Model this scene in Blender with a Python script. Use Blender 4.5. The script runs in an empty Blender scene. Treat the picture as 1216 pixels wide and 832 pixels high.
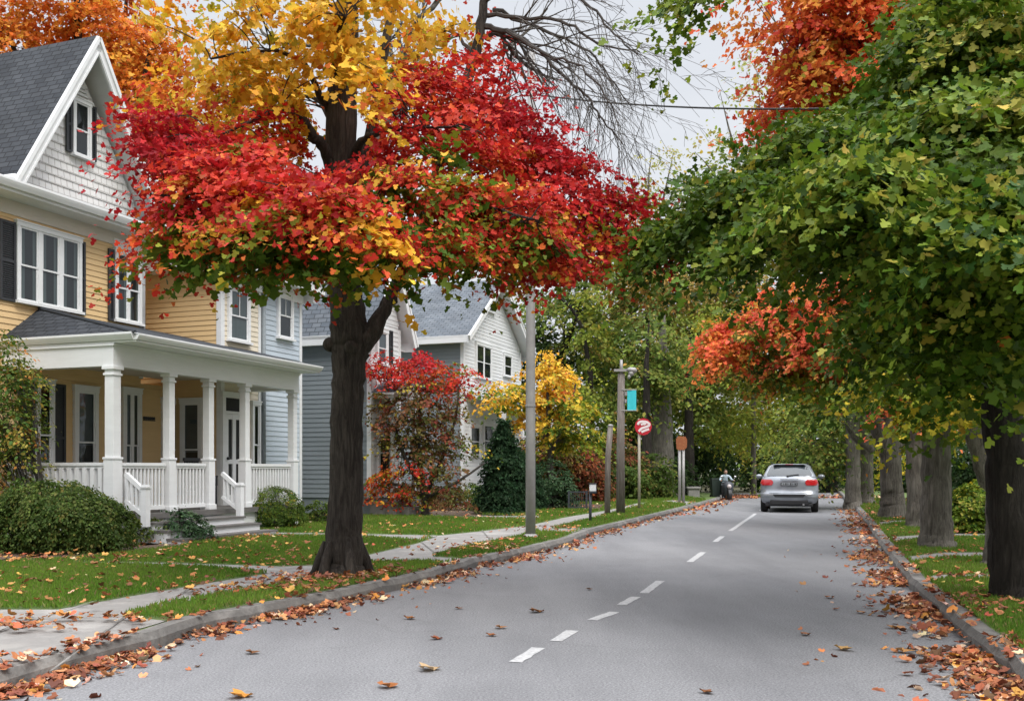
import bpy, bmesh, math, random
import numpy as np
from mathutils import Vector, Matrix
rng = np.random.default_rng(11)
random.seed(11)
R = math.radians
# ---------------------------------------------------------------- the photograph's view, used to survey positions
F, CX, HY, H = 1180.0, 608.0, 557.0, 1.4
PZ = 0.12                                   # height of lawns and pavements above the road
def at(px, py, Y):
    return Vector(((px - CX) * Y / F, Y, H - (py - HY) * Y / F))
def gnd(px, py, z=0.0):
    Y = F * (H - z) / (py - HY)
    return Vector(((px - CX) * Y / F, Y, z))
scene = bpy.context.scene
COL = scene.collection
# ---------------------------------------------------------------- scene bookkeeping
def tag(o, label=None, cat=None, group=None, kind=None):
    if label: o['label'] = label
    if cat: o['category'] = cat
    if group: o['group'] = group
    if kind: o['kind'] = kind
    return o
def empty(name, loc, rz=0.0, label=None, cat=None, group=None):
    o = bpy.data.objects.new(name, None)
    o.location = loc; o.rotation_euler = (0, 0, rz); o.empty_display_size = .2
    COL.objects.link(o)
    return tag(o, label, cat, group)
def copy_tree(o, parent=None):
    c = o.copy(); COL.objects.link(c)
    if parent is not None: c.parent = parent
    for ch in list(o.children): copy_tree(ch, c)
    return c
# ---------------------------------------------------------------- mesh builder
class MB:
    def __init__(s): s.v=[]; s.f=[]; s.m=[]; s.uv=[]
    def add(s, vs, fs, m=0, uvs=None):
        b=len(s.v); s.v += [tuple(p) for p in vs]
        for i,f in enumerate(fs):
            s.f.append(tuple(b+k for k in f)); s.m.append(m)
            s.uv.append(uvs[i] if uvs else None)
    def quad(s,a,b,c,d,m=0,uv=None): s.add([a,b,c,d],[(0,1,2,3)],m,[uv] if uv else None)
    def box(s,x0,x1,y0,y1,z0,z1,m=0):
        vs=[(x,y,z) for z in (z0,z1) for y in (y0,y1) for x in (x0,x1)]
        s.add(vs,[(0,2,3,1),(4,5,7,6),(0,1,5,4),(2,6,7,3),(0,4,6,2),(1,3,7,5)],m)
    def bar(s,a,b,w,h,m=0,up=(0,0,1)):
        a=Vector(a); b=Vector(b); d=(b-a).normalized(); u=Vector(up)
        r=d.cross(u)
        if r.length<1e-4: r=d.cross(Vector((1,0,0)))
        r.normalize(); u=r.cross(d)
        vs=[p+r*(x*w/2)+u*(z*h/2) for p in (a,b) for z in (-1,1) for x in (-1,1)]
        s.add(vs,[(0,1,3,2),(4,6,7,5),(0,4,5,1),(2,3,7,6),(0,2,6,4),(1,5,7,3)],m)
    def tube(s,path,rad,n=8,m=0,cap=True,wob=0.0):
        P=[Vector(p) for p in path]; b=len(s.v); k=len(P)
        ref=Vector((0.31,1,0.17)).normalized()
        for i in range(k):
            t=(P[min(i+1,k-1)]-P[max(i-1,0)]).normalized()
            r=t.cross(ref)
            if r.length<.05: r=t.cross(Vector((1,0,.2)))
            r.normalize(); q=t.cross(r)
            for j in range(n):
                a=2*math.pi*j/n; rr=rad[i]*(1+(random.uniform(-wob,wob) if wob else 0))
                p=P[i]+r*(math.cos(a)*rr)+q*(math.sin(a)*rr); s.v.append(tuple(p))
        for i in range(k-1):
            for j in range(n):
                j2=(j+1)%n
                s.f.append((b+i*n+j,b+i*n+j2,b+(i+1)*n+j2,b+(i+1)*n+j)); s.m.append(m); s.uv.append(None)
        if cap:
            s.f.append(tuple(b+j for j in range(n))[::-1]); s.m.append(m); s.uv.append(None)
            s.f.append(tuple(b+(k-1)*n+j for j in range(n))); s.m.append(m); s.uv.append(None)
    def lathe(s,c,prof,n=20,m=0,axis='z'):
        b=len(s.v); c=Vector(c)
        for (r,h) in prof:
            for j in range(n):
                a=2*math.pi*j/n; x,y=r*math.cos(a),r*math.sin(a)
                p={'z':(x,y,h),'x':(h,x,y),'y':(x,h,y)}[axis]
                s.v.append(tuple(c+Vector(p)))
        for i in range(len(prof)-1):
            for j in range(n):
                j2=(j+1)%n
                s.f.append((b+i*n+j,b+i*n+j2,b+(i+1)*n+j2,b+(i+1)*n+j)); s.m.append(m); s.uv.append(None)
        s.f.append(tuple(b+j for j in range(n))[::-1]); s.m.append(m); s.uv.append(None)
        s.f.append(tuple(b+(len(prof)-1)*n+j for j in range(n))); s.m.append(m); s.uv.append(None)
    def ell(s,c,r,m=0,nu=14,nv=9):
        prof=[]; b=len(s.v); c=Vector(c)
        for i in range(nv+1):
            t=math.pi*i/nv
            for j in range(nu):
                a=2*math.pi*j/nu
                s.v.append((c.x+r[0]*math.sin(t)*math.cos(a),c.y+r[1]*math.sin(t)*math.sin(a),c.z+r[2]*math.cos(t)))
        for i in range(nv):
            for j in range(nu):
                j2=(j+1)%nu
                s.f.append((b+i*nu+j,b+(i+1)*nu+j,b+(i+1)*nu+j2,b+i*nu+j2)); s.m.append(m); s.uv.append(None)
    def build(s,name,mats,parent=None,smooth=False,shift=(0,0,0),recalc=True,bevel=0):
        me=bpy.data.meshes.new(name)
        vs=[(p[0]-shift[0],p[1]-shift[1],p[2]-shift[2]) for p in s.v]
        me.from_pydata(vs,[],s.f)
        if not isinstance(mats,(list,tuple)): mats=[mats]
        for mm in mats: me.materials.append(mm)
        me.polygons.foreach_set('material_index',s.m)
        if any(u is not None for u in s.uv):
            lay=me.uv_layers.new(name='UVMap')
            for p,u in zip(me.polygons,s.uv):
                if u is None: continue
                for li,c in zip(p.loop_indices,u): lay.data[li].uv=c
        if recalc:
            bm=bmesh.new(); bm.from_mesh(me); bmesh.ops.recalc_face_normals(bm,faces=bm.faces); bm.to_mesh(me); bm.free()
        if smooth: me.polygons.foreach_set('use_smooth',[True]*len(me.polygons))
        me.update()
        o=bpy.data.objects.new(name,me); COL.objects.link(o)
        if parent is not None: o.parent=parent
        if bevel:
            b=o.modifiers.new('Bevel','BEVEL'); b.width=bevel; b.segments=2; b.limit_method='ANGLE'
        return o
# ---------------------------------------------------------------- materials
def lin(h):
    h=h.lstrip('#'); c=[int(h[i:i+2],16)/255 for i in (0,2,4)]
    return tuple(x/12.92 if x<=.04045 else ((x+.055)/1.055)**2.4 for x in c)
def newmat(name):
    m=bpy.data.materials.new(name); m.use_nodes=True
    nt=m.node_tree; return m,nt,nt.nodes['Principled BSDF']
def N(nt,t,**kw):
    n=nt.nodes.new(t)
    for k,v in kw.items():
        if k in n.inputs.keys(): n.inputs[k].default_value=v
        else: setattr(n,k,v)
    return n
def ramp(nt,stops):
    r=nt.nodes.new('ShaderNodeValToRGB'); e=r.color_ramp.elements
    while len(e)<len(stops): e.new(.5)
    for i,(p,c) in enumerate(stops): e[i].position=p; e[i].color=(*c[:3],1)
    return r
def mat(name,c1,c2=None,scale=8.0,rough=.6,bump=0.0,bscale=40.0,spec=.5,metal=0.0,coord='Object',stretch=None,detail=6.0,c3=None):
    m,nt,b=newmat(name); L=nt.links
    b.inputs['Roughness'].default_value=rough; b.inputs['Metallic'].default_value=metal
    b.inputs['Specular IOR Level'].default_value=spec
    c2=c2 or tuple(x*.82 for x in c1)
    tc=N(nt,'ShaderNodeTexCoord'); src=tc.outputs[coord]
    if stretch:
        mp=N(nt,'ShaderNodeMapping'); mp.inputs['Scale'].default_value=stretch; L.new(src,mp.inputs[0]); src=mp.outputs[0]
    n=N(nt,'ShaderNodeTexNoise',Scale=scale,Detail=detail,Roughness=.65); L.new(src,n.inputs['Vector'])
    st=[(.3,c1),(.7,c2)] if c3 is None else [(.28,c1),(.5,c2),(.72,c3)]
    r=ramp(nt,st); L.new(n.outputs[0],r.inputs[0]); L.new(r.outputs[0],b.inputs['Base Color'])
    if bump:
        n2=N(nt,'ShaderNodeTexNoise',Scale=bscale,Detail=6.0); L.new(src,n2.inputs['Vector'])
        bp=N(nt,'ShaderNodeBump',Strength=min(1,bump),Distance=.02); L.new(n2.outputs[0],bp.inputs['Height']); L.new(bp.outputs[0],b.inputs['Normal'])
    return m
def shingle_mat(name,c1,c2,mortar,bw,rh,ms,rough=.85,bump=.6,noise=.35):
    m,nt,b=newmat(name); L=nt.links; b.inputs['Roughness'].default_value=rough
    b.inputs['Specular IOR Level'].default_value=.25
    uv=N(nt,'ShaderNodeUVMap')
    nn=N(nt,'ShaderNodeTexNoise',Scale=3.0,Detail=3.0); L.new(uv.outputs[0],nn.inputs['Vector'])
    mx=N(nt,'ShaderNodeVectorMath',operation='MULTIPLY_ADD'); mx.inputs[1].default_value=(.03,.03,0)
    L.new(nn.outputs['Color'],mx.inputs[0]); L.new(uv.outputs[0],mx.inputs[2])
    bt=N(nt,'ShaderNodeTexBrick'); bt.inputs['Scale'].default_value=1; bt.inputs['Brick Width'].default_value=bw
    bt.inputs['Row Height'].default_value=rh; bt.inputs['Mortar Size'].default_value=ms; bt.inputs['Mortar Smooth'].default_value=.15
    bt.inputs['Color1'].default_value=(*c1,1); bt.inputs['Color2'].default_value=(*c2,1); bt.inputs['Mortar'].default_value=(*mortar,1)
    bt.inputs['Bias'].default_value=0; L.new(mx.outputs[0],bt.inputs['Vector'])
    n=N(nt,'ShaderNodeTexNoise',Scale=1.1,Detail=8.0,Roughness=.7); L.new(uv.outputs[0],n.inputs['Vector'])
    r=ramp(nt,[(.3,(1-noise,)*3),(.7,(1+noise*.4,)*3)]); L.new(n.outputs[0],r.inputs[0])
    mul=N(nt,'ShaderNodeMix',data_type='RGBA',blend_type='MULTIPLY'); mul.inputs[0].default_value=1
    L.new(bt.outputs['Color'],mul.inputs[6]); L.new(r.outputs[0],mul.inputs[7]); L.new(mul.outputs[2],b.inputs['Base Color'])
    bp=N(nt,'ShaderNodeBump',Strength=bump,Distance=.015,invert=True); L.new(bt.outputs['Fac'],bp.inputs['Height']); L.new(bp.outputs[0],b.inputs['Normal'])
    return m
def siding_mat(name,c,dirt=.12,rough=.55):
    m,nt,b=newmat(name); L=nt.links; b.inputs['Roughness'].default_value=rough; b.inputs['Specular IOR Level'].default_value=.3
    tc=N(nt,'ShaderNodeTexCoord')
    mp=N(nt,'ShaderNodeMapping'); mp.inputs['Scale'].default_value=(1,1,7); L.new(tc.outputs['Object'],mp.inputs[0])
    n=N(nt,'ShaderNodeTexNoise',Scale=1.3,Detail=7.0,Roughness=.7); L.new(mp.outputs[0],n.inputs['Vector'])
    r=ramp(nt,[(.32,tuple(x*(1-dirt) for x in c)),(.62,c)]); L.new(n.outputs[0],r.inputs[0])
    n2=N(nt,'ShaderNodeTexNoise',Scale=.6,Detail=4.0); L.new(tc.outputs['Object'],n2.inputs['Vector'])
    r2=ramp(nt,[(.35,(.92,.92,.9)),(.6,(1,1,1))]); L.new(n2.outputs[0],r2.inputs[0])
    mul=N(nt,'ShaderNodeMix',data_type='RGBA',blend_type='MULTIPLY'); mul.inputs[0].default_value=1
    L.new(r.outputs[0],mul.inputs[6]); L.new(r2.outputs[0],mul.inputs[7]); L.new(mul.outputs[2],b.inputs['Base Color'])
    n3=N(nt,'ShaderNodeTexNoise',Scale=30.0,Detail=3.0); L.new(mp.outputs[0],n3.inputs['Vector'])
    bp=N(nt,'ShaderNodeBump',Strength=.12,Distance=.01); L.new(n3.outputs[0],bp.inputs['Height']); L.new(bp.outputs[0],b.inputs['Normal'])
    return m
def leaf_mat(name,trans=.35,rough=.5,spec=.35):
    m=bpy.data.materials.new(name); m.use_nodes=True; nt=m.node_tree; L=nt.links
    b=nt.nodes['Principled BSDF']; out=nt.nodes['Material Output']
    a=N(nt,'ShaderNodeAttribute',attribute_name='Col')
    b.inputs['Roughness'].default_value=rough; b.inputs['Specular IOR Level'].default_value=spec
    L.new(a.outputs['Color'],b.inputs['Base Color'])
    t=N(nt,'ShaderNodeBsdfTranslucent'); L.new(a.outputs['Color'],t.inputs['Color'])
    mx=N(nt,'ShaderNodeMixShader'); mx.inputs[0].default_value=trans
    L.new(b.outputs[0],mx.inputs[1]); L.new(t.outputs[0],mx.inputs[2]); L.new(mx.outputs[0],out.inputs['Surface'])
    return m
def bark_mat(name,c1,c2,sc=1.0):
    m,nt,b=newmat(name); L=nt.links; b.inputs['Roughness'].default_value=.9; b.inputs['Specular IOR Level'].default_value=.2
    tc=N(nt,'ShaderNodeTexCoord')
    mp=N(nt,'ShaderNodeMapping'); mp.inputs['Scale'].default_value=(sc,sc,sc*.13); L.new(tc.outputs['Object'],mp.inputs[0])
    n=N(nt,'ShaderNodeTexNoise',Scale=20.0,Detail=8.0,Roughness=.72,Distortion=1.0); L.new(mp.outputs[0],n.inputs['Vector'])
    n4=N(nt,'ShaderNodeTexNoise',Scale=2.2,Detail=5.0); L.new(tc.outputs['Object'],n4.inputs['Vector'])
    r=ramp(nt,[(.3,tuple(x*.30 for x in c1)),(.5,c1),(.72,c2)]); L.new(n.outputs[0],r.inputs[0])
    r2=ramp(nt,[(.35,(.75,.74,.72)),(.65,(1.15,1.15,1.12))]); L.new(n4.outputs[0],r2.inputs[0])
    mul=N(nt,'ShaderNodeMix',data_type='RGBA',blend_type='MULTIPLY'); mul.inputs[0].default_value=1
    L.new(r.outputs[0],mul.inputs[6]); L.new(r2.outputs[0],mul.inputs[7]); L.new(mul.outputs[2],b.inputs['Base Color'])
    bp=N(nt,'ShaderNodeBump',Strength=1.0,Distance=.06); L.new(n.outputs[0],bp.inputs['Height']); L.new(bp.outputs[0],b.inputs['Normal'])
    return m
def glass_mat(name,tint=(.55,.6,.62)):
    m=bpy.data.materials.new(name); m.use_nodes=True; nt=m.node_tree; L=nt.links
    nt.nodes.remove(nt.nodes['Principled BSDF']); out=nt.nodes['Material Output']
    tc=N(nt,'ShaderNodeTexCoord'); n=N(nt,'ShaderNodeTexNoise',Scale=3.0,Detail=1.0); L.new(tc.outputs['Object'],n.inputs['Vector'])
    bp=N(nt,'ShaderNodeBump',Strength=.05,Distance=.05); L.new(n.outputs[0],bp.inputs['Height'])
    g=N(nt,'ShaderNodeBsdfGlossy',Roughness=.02); g.inputs['Color'].default_value=(.9,.93,.95,1); L.new(bp.outputs[0],g.inputs['Normal'])
    t=N(nt,'ShaderNodeBsdfTransparent'); t.inputs['Color'].default_value=(*tint,1)
    fr=N(nt,'ShaderNodeLayerWeight',Blend=.5); pw=N(nt,'ShaderNodeMath',operation='POWER'); pw.inputs[1].default_value=4.0; L.new(fr.outputs['Facing'],pw.inputs[0])
    ad=N(nt,'ShaderNodeMath',operation='MULTIPLY_ADD'); ad.inputs[1].default_value=.6; ad.inputs[2].default_value=.06; L.new(pw.outputs[0],ad.inputs[0])
    mx=N(nt,'ShaderNodeMixShader'); L.new(ad.outputs[0],mx.inputs[0]); L.new(t.outputs[0],mx.inputs[1]); L.new(g.outputs[0],mx.inputs[2]); L.new(mx.outputs[0],out.inputs['Surface'])
    return m
M={}
M['white']=siding_mat('white_trim_paint',(.78,.79,.80),.07,.45)
M['whitesiding']=siding_mat('white_siding_paint',(.74,.75,.76),.10)
M['yellow']=siding_mat('yellow_siding_paint',(.74,.52,.27),.07)
M['cream']=siding_mat('cream_siding_paint',(.76,.68,.54),.08)
M['blue']=siding_mat('pale_blue_siding_paint',(.50,.57,.64),.10)
M['grey']=siding_mat('grey_siding_paint',(.235,.265,.285),.12)
M['beige']=siding_mat('beige_trim_paint',(.64,.59,.52),.08)
M['shutter']=mat('black_shutter_paint',(.022,.024,.028),(.035,.037,.042),6,.5)
M['roof_dark']=shingle_mat('dark_slate_shingles',(.040,.045,.054),(.062,.068,.078),(.018,.02,.024),.24,.135,.012)
M['roof_grey']=shingle_mat('grey_shingles',(.12,.14,.165),(.17,.19,.215),(.06,.07,.08),.28,.15,.012)
M['shingle_white']=shingle_mat('white_wall_shingles',(.84,.83,.81),(.80,.79,.78),(.50,.48,.46),.15,.16,.007,.6,.8,.1)
M['glass']=glass_mat('window_glass')
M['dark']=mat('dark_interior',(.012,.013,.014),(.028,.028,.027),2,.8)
M['curtain']=mat('pale_curtain',(.22,.25,.235),(.13,.15,.14),3,.9,stretch=(14,14,.3))
M['blind']=mat('grey_blind',(.20,.22,.22),(.14,.155,.155),3,.9)
M['deck']=mat('worn_grey_deck_boards',(.10,.095,.09),(.16,.15,.14),5,.8,stretch=(1,8,8))
M['concrete']=mat('weathered_concrete',(.30,.285,.265),(.215,.205,.195),1.6,.88,.35,60,c3=(.345,.33,.31))
M['kerbstone']=mat('stained_kerb_concrete',(.195,.185,.17),(.125,.118,.11),2.2,.9,.5,30,c3=(.29,.275,.255))
M['paint']=mat('worn_white_road_paint',(.56,.56,.56),(.27,.27,.275),26,.85)
M['mulch']=mat('brown_mulch',(.07,.045,.03),(.13,.085,.055),14,.95,.8,50)
M['metal']=mat('galvanised_steel',(.36,.35,.335),(.28,.275,.27),5,.55,metal=.35)
M['polewood']=mat('weathered_pole_wood',(.21,.185,.16),(.14,.12,.105),6,.9,.5,20,stretch=(3,3,.25),c3=(.30,.275,.25))
M['cable']=mat('black_cable',(.02,.02,.022),None,5,.6)
M['leaf']=leaf_mat('autumn_leaves',.38,.6,.18)
M['leaf_far']=leaf_mat('distant_leaves',.42,.7,.12)
M['leaf_glossy']=leaf_mat('glossy_leaves',.34,.5,.15)
M['litter']=leaf_mat('fallen_leaves',.12,.7,.25)
M['blade']=leaf_mat('grass_blades',.35,.55,.3)
M['bark']=bark_mat('dark_bark',(.058,.049,.042),(.115,.10,.086))
M['bark_grey']=bark_mat('grey_bark',(.155,.14,.122),(.26,.24,.215))
M['bark_black']=bark_mat('near_black_bark',(.034,.029,.025),(.062,.054,.047))  # darkest of the bark tones
M['twig']=mat('twig_bark',(.04,.034,.03),(.075,.066,.058),9,.9)
# ground
def road_mat():
    m,nt,b=newmat('worn_asphalt'); L=nt.links; b.inputs['Roughness'].default_value=.82; b.inputs['Specular IOR Level'].default_value=.35
    tc=N(nt,'ShaderNodeTexCoord'); S=tc.outputs['Object']
    n1=N(nt,'ShaderNodeTexNoise',Scale=60.0,Detail=5.0,Roughness=.85); L.new(S,n1.inputs['Vector'])
    r1=ramp(nt,[(.36,(.085,.086,.092)),(.5,(.19,.191,.199)),(.64,(.30,.30,.307))]); L.new(n1.outputs[0],r1.inputs[0])
    mp=N(nt,'ShaderNodeMapping'); mp.inputs['Rotation'].default_value=(0,0,R(16.6)); mp.inputs['Scale'].default_value=(.55,.09,1); L.new(S,mp.inputs[0])
    n2=N(nt,'ShaderNodeTexNoise',Scale=1.6,Detail=6.0,Roughness=.6); L.new(mp.outputs[0],n2.inputs['Vector'])
    r2=ramp(nt,[(.33,(.80,.80,.81)),(.62,(1.06,1.06,1.06))]); L.new(n2.outputs[0],r2.inputs[0])
    n5=N(nt,'ShaderNodeTexNoise',Scale=.7,Detail=7.0,Roughness=.65); L.new(S,n5.inputs['Vector'])
    r5=ramp(nt,[(.35,(.92,.92,.92)),(.6,(1.03,1.03,1.03))]); L.new(n5.outputs[0],r5.inputs[0])
    m1=N(nt,'ShaderNodeMix',data_type='RGBA',blend_type='MULTIPLY'); m1.inputs[0].default_value=1; L.new(r1.outputs[0],m1.inputs[6]); L.new(r2.outputs[0],m1.inputs[7])
    m2=N(nt,'ShaderNodeMix',data_type='RGBA',blend_type='MULTIPLY'); m2.inputs[0].default_value=1; L.new(m1.outputs[2],m2.inputs[6]); L.new(r5.outputs[0],m2.inputs[7])
    # hairline cracks
    nw=N(nt,'ShaderNodeTexNoise',Scale=1.4,Detail=5.0); L.new(S,nw.inputs['Vector'])
    va=N(nt,'ShaderNodeVectorMath',operation='MULTIPLY_ADD'); va.inputs[1].default_value=(.9,.9,0); L.new(nw.outputs['Color'],va.inputs[0]); L.new(S,va.inputs[2])
    vo=N(nt,'ShaderNodeTexVoronoi',feature='DISTANCE_TO_EDGE',Scale=.34); L.new(va.outputs[0],vo.inputs['Vector'])
    rc=ramp(nt,[(.0,(.55,.55,.55)),(.006,(1,1,1))]); L.new(vo.outputs['Distance'],rc.inputs[0])
    m3=N(nt,'ShaderNodeMix',data_type='RGBA',blend_type='MULTIPLY'); m3.inputs[0].default_value=.22; L.new(m2.outputs[2],m3.inputs[6]); L.new(rc.outputs[0],m3.inputs[7])
    L.new(m3.outputs[2],b.inputs['Base Color'])
    bp=N(nt,'ShaderNodeBump',Strength=.35,Distance=.006); L.new(n1.outputs[0],bp.inputs['Height']); L.new(bp.outputs[0],b.inputs['Normal'])
    return m
M['road']=road_mat()
M['turf']=mat('lawn_soil_and_turf',(.055,.10,.022),(.085,.135,.03),2.5,.95,.6,60,c3=(.12,.135,.04))
M['forest_floor']=mat('leafy_ground',(.075,.05,.03),(.05,.055,.02),3,.95,.6,30,c3=(.13,.085,.045))
# ---------------------------------------------------------------- foliage
MAPLE=(np.array([(0,0,0),(.34,-.10,.05),(.56,.26,.10),(.27,.36,.03),(.40,.70,.07),(0,1.02,-.04),(-.34,-.10,.05),(-.56,.26,.10),(-.27,.36,.03),(-.40,.70,.07)]),
       [(0,1,2,3,4,5),(0,5,9,8,7,6)])
OVAL=(np.array([(0,0,0),(.30,.32,.07),(.22,.75,.05),(0,1,-.05),(-.22,.75,.05),(-.30,.32,.07)]),[(0,1,2,3),(0,3,4,5)])
KITE=(np.array([(0,0,0),(.42,.45,.12),(0,1,0),(-.42,.45,.12)]),[(0,1,2),(0,2,3)])
NEEDLE=(np.array([(0,0,0),(.11,.4,.03),(0,1,0),(-.11,.4,.03)]),[(0,1,2,3)])
CURL=(np.array([(0,0,.10),(.34,-.06,.20),(.52,.30,.28),(.25,.38,.03),(.38,.70,.16),(0,1.0,.22),(-.34,-.06,.16),(-.50,.30,.26),(-.25,.38,.03),(-.36,.70,.20)]),MAPLE[1])
def unit(a): return a/np.maximum(np.linalg.norm(a,axis=1,keepdims=True),1e-9)
def leaf_object(name,C,Nn,D,S,Cc,tmpl,material,parent=None,shift=None):
    """one mesh of many small real leaves: centres C, normals Nn, directions D, sizes S, colours Cc"""
    T,faces=tmpl; n=len(C); k=len(T)
    Nn=unit(Nn); D=D-Nn*np.sum(D*Nn,axis=1,keepdims=True); D=unit(D); X=np.cross(D,Nn)
    if shift is not None: C=C-np.array(shift)
    V=(C[:,None,:]+S[:,None,None]*(T[None,:,0,None]*X[:,None,:]+(T[None,:,1,None]-.45)*D[:,None,:]+T[None,:,2,None]*Nn[:,None,:])).reshape(-1,3)
    fl=[np.array(f) for f in faces]; lens=np.array([len(f) for f in fl]); flat=np.concatenate(fl)
    idx=(np.arange(n)[:,None]*k+flat[None,:]).reshape(-1)
    tot=np.tile(lens,n); st=np.concatenate([[0],np.cumsum(tot)[:-1]])
    me=bpy.data.meshes.new(name)
    me.vertices.add(len(V)); me.vertices.foreach_set('co',V.astype(np.float32).ravel())
    me.loops.add(len(idx)); me.loops.foreach_set('vertex_index',idx.astype(np.int32))
    me.polygons.add(len(tot)); me.polygons.foreach_set('loop_start',st.astype(np.int32)); me.polygons.foreach_set('loop_total',tot.astype(np.int32))
    me.update(calc_edges=True); me.validate()
    at_=me.attributes.new('Col','FLOAT_COLOR','FACE')
    cc=np.concatenate([np.clip(Cc,0.003,.95),np.ones((n,1))],axis=1); cc=np.repeat(cc,len(fl),axis=0)
    at_.data.foreach_set('color',cc.astype(np.float32).ravel())
    me.materials.append(material)
    o=bpy.data.objects.new(name,me); COL.objects.link(o)
    if parent is not None: o.parent=parent
    return o
PAL={
 'red':[((.50,.028,.022),4),((.58,.055,.027),4),((.38,.015,.018),3),((.62,.13,.03),1.8),((.62,.26,.04),.35),((.14,.17,.02),.12)],
 'crimson':[((.44,.018,.024),5),((.53,.032,.028),3),((.32,.012,.02),2),((.52,.10,.03),.6)],
 'redgreen':[((.52,.04,.022),4),((.60,.13,.03),3),((.14,.19,.018),2),((.24,.24,.02),1.2),((.66,.36,.04),1)],
 'undergreen':[((.07,.135,.012),5),((.11,.17,.015),4),((.17,.20,.02),2),((.45,.14,.03),.8),((.55,.40,.04),.7)],
 'yellow':[((.72,.42,.035),5),((.76,.50,.06),4),((.62,.30,.025),2.2),((.40,.36,.03),1),((.60,.17,.03),.4)],
 'yellowred':[((.70,.40,.035),3),((.60,.20,.03),3),((.46,.05,.025),3),((.40,.34,.03),.8)],
 'gold':[((.72,.27,.035),5),((.68,.20,.032),5),((.74,.36,.05),3),((.52,.12,.025),2)],
 'orange':[((.72,.20,.05),5),((.68,.13,.05),4),((.74,.31,.06),3),((.60,.08,.05),2.5),((.55,.36,.05),.7)],
 'orangelow':[((.72,.21,.07),5),((.68,.13,.07),4),((.72,.38,.07),2.5),((.36,.32,.035),2),((.18,.22,.03),1)],
 'green':[((.050,.095,.009),6),((.078,.135,.012),6),((.115,.175,.016),4),((.20,.24,.025),1.8),((.40,.33,.05),.35),((.45,.16,.03),.12)],
 'greenlight':[((.090,.155,.014),5),((.14,.205,.020),5),((.23,.28,.032),3.6),((.34,.32,.06),1),((.55,.40,.06),.5),((.04,.09,.014),3)],
 'yellowgreen':[((.14,.21,.02),5),((.26,.29,.025),4),((.50,.40,.035),4),((.08,.15,.015),3),((.62,.45,.05),2)],
 'fargreen':[((.115,.155,.032),5),((.15,.19,.038),4),((.075,.115,.026),4),((.22,.23,.05),2.4),((.30,.23,.065),.8),((.42,.25,.07),.25)],
 'fartan':[((.38,.235,.07),5),((.28,.21,.06),4),((.12,.16,.04),4),((.08,.13,.03),3),((.42,.22,.075),1)],
 'farlime':[((.23,.26,.038),5),((.16,.20,.034),4),((.26,.29,.045),3),((.45,.36,.06),.9)],
 'dark':[((.022,.045,.014),5),((.032,.062,.018),4),((.05,.08,.022),2)],  # dark evergreens; also painted shade in the far trees' lowest lobes
 'paleyellow':[((.46,.42,.14),4),((.36,.36,.12),3),((.50,.34,.12),1.5)],
 'rust':[((.24,.065,.032),4),((.17,.055,.03),4),((.12,.10,.03),3),((.32,.10,.035),2)],
 'maroon':[((.21,.10,.04),4),((.15,.12,.035),4),((.26,.07,.04),2),((.11,.12,.03),2.5),((.42,.33,.05),.5)],
 'shrub':[((.05,.085,.014),5),((.07,.115,.022),5),((.11,.15,.03),3),((.17,.17,.04),1.4)],
 'shrubblue':[((.035,.075,.03),5),((.055,.105,.045),4),((.085,.14,.065),2)],
 'boxwood':[((.085,.14,.02),5),((.13,.18,.025),4),((.05,.09,.015),4),((.26,.22,.035),.6)],
 'conifer':[((.018,.045,.018),5),((.028,.062,.026),4),((.042,.08,.036),2)],
 'mixed':[((.07,.13,.022),4),((.12,.17,.03),4),((.36,.27,.05),1.6),((.46,.18,.04),1),((.20,.21,.04),2)],
 'litter':[((.30,.115,.045),5),((.42,.19,.06),5),((.22,.085,.04),4),((.52,.30,.08),3),((.40,.10,.045),2),((.14,.06,.03),2),((.55,.40,.22),1.2)],
 'gutter':[((.25,.085,.045),5),((.33,.125,.055),5),((.17,.06,.035),4),((.45,.23,.10),3),((.50,.22,.05),1.2),((.10,.045,.028),2),((.52,.36,.24),2)],
}
for k_,f_ in (('fargreen',1.3),('farlime',1.25),('fartan',1.35),('gutter',1.3),('litter',1.12)):
    PAL[k_]=[(tuple(min(.8,x*f_) for x in c),w) for c,w in PAL[k_]]
def pick(pal,n):
    c=np.array([p[0] for p in PAL[pal]]); w=np.array([p[1] for p in PAL[pal]],float); w/=w.sum()
    return c[rng.choice(len(c),n,p=w)]
def jitter(c,a=.18,keep=.0):
    n=len(c); return c*(1+rng.normal(0,a,(n,1)))*(1+rng.normal(0,a*.35,(n,3)))
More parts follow.
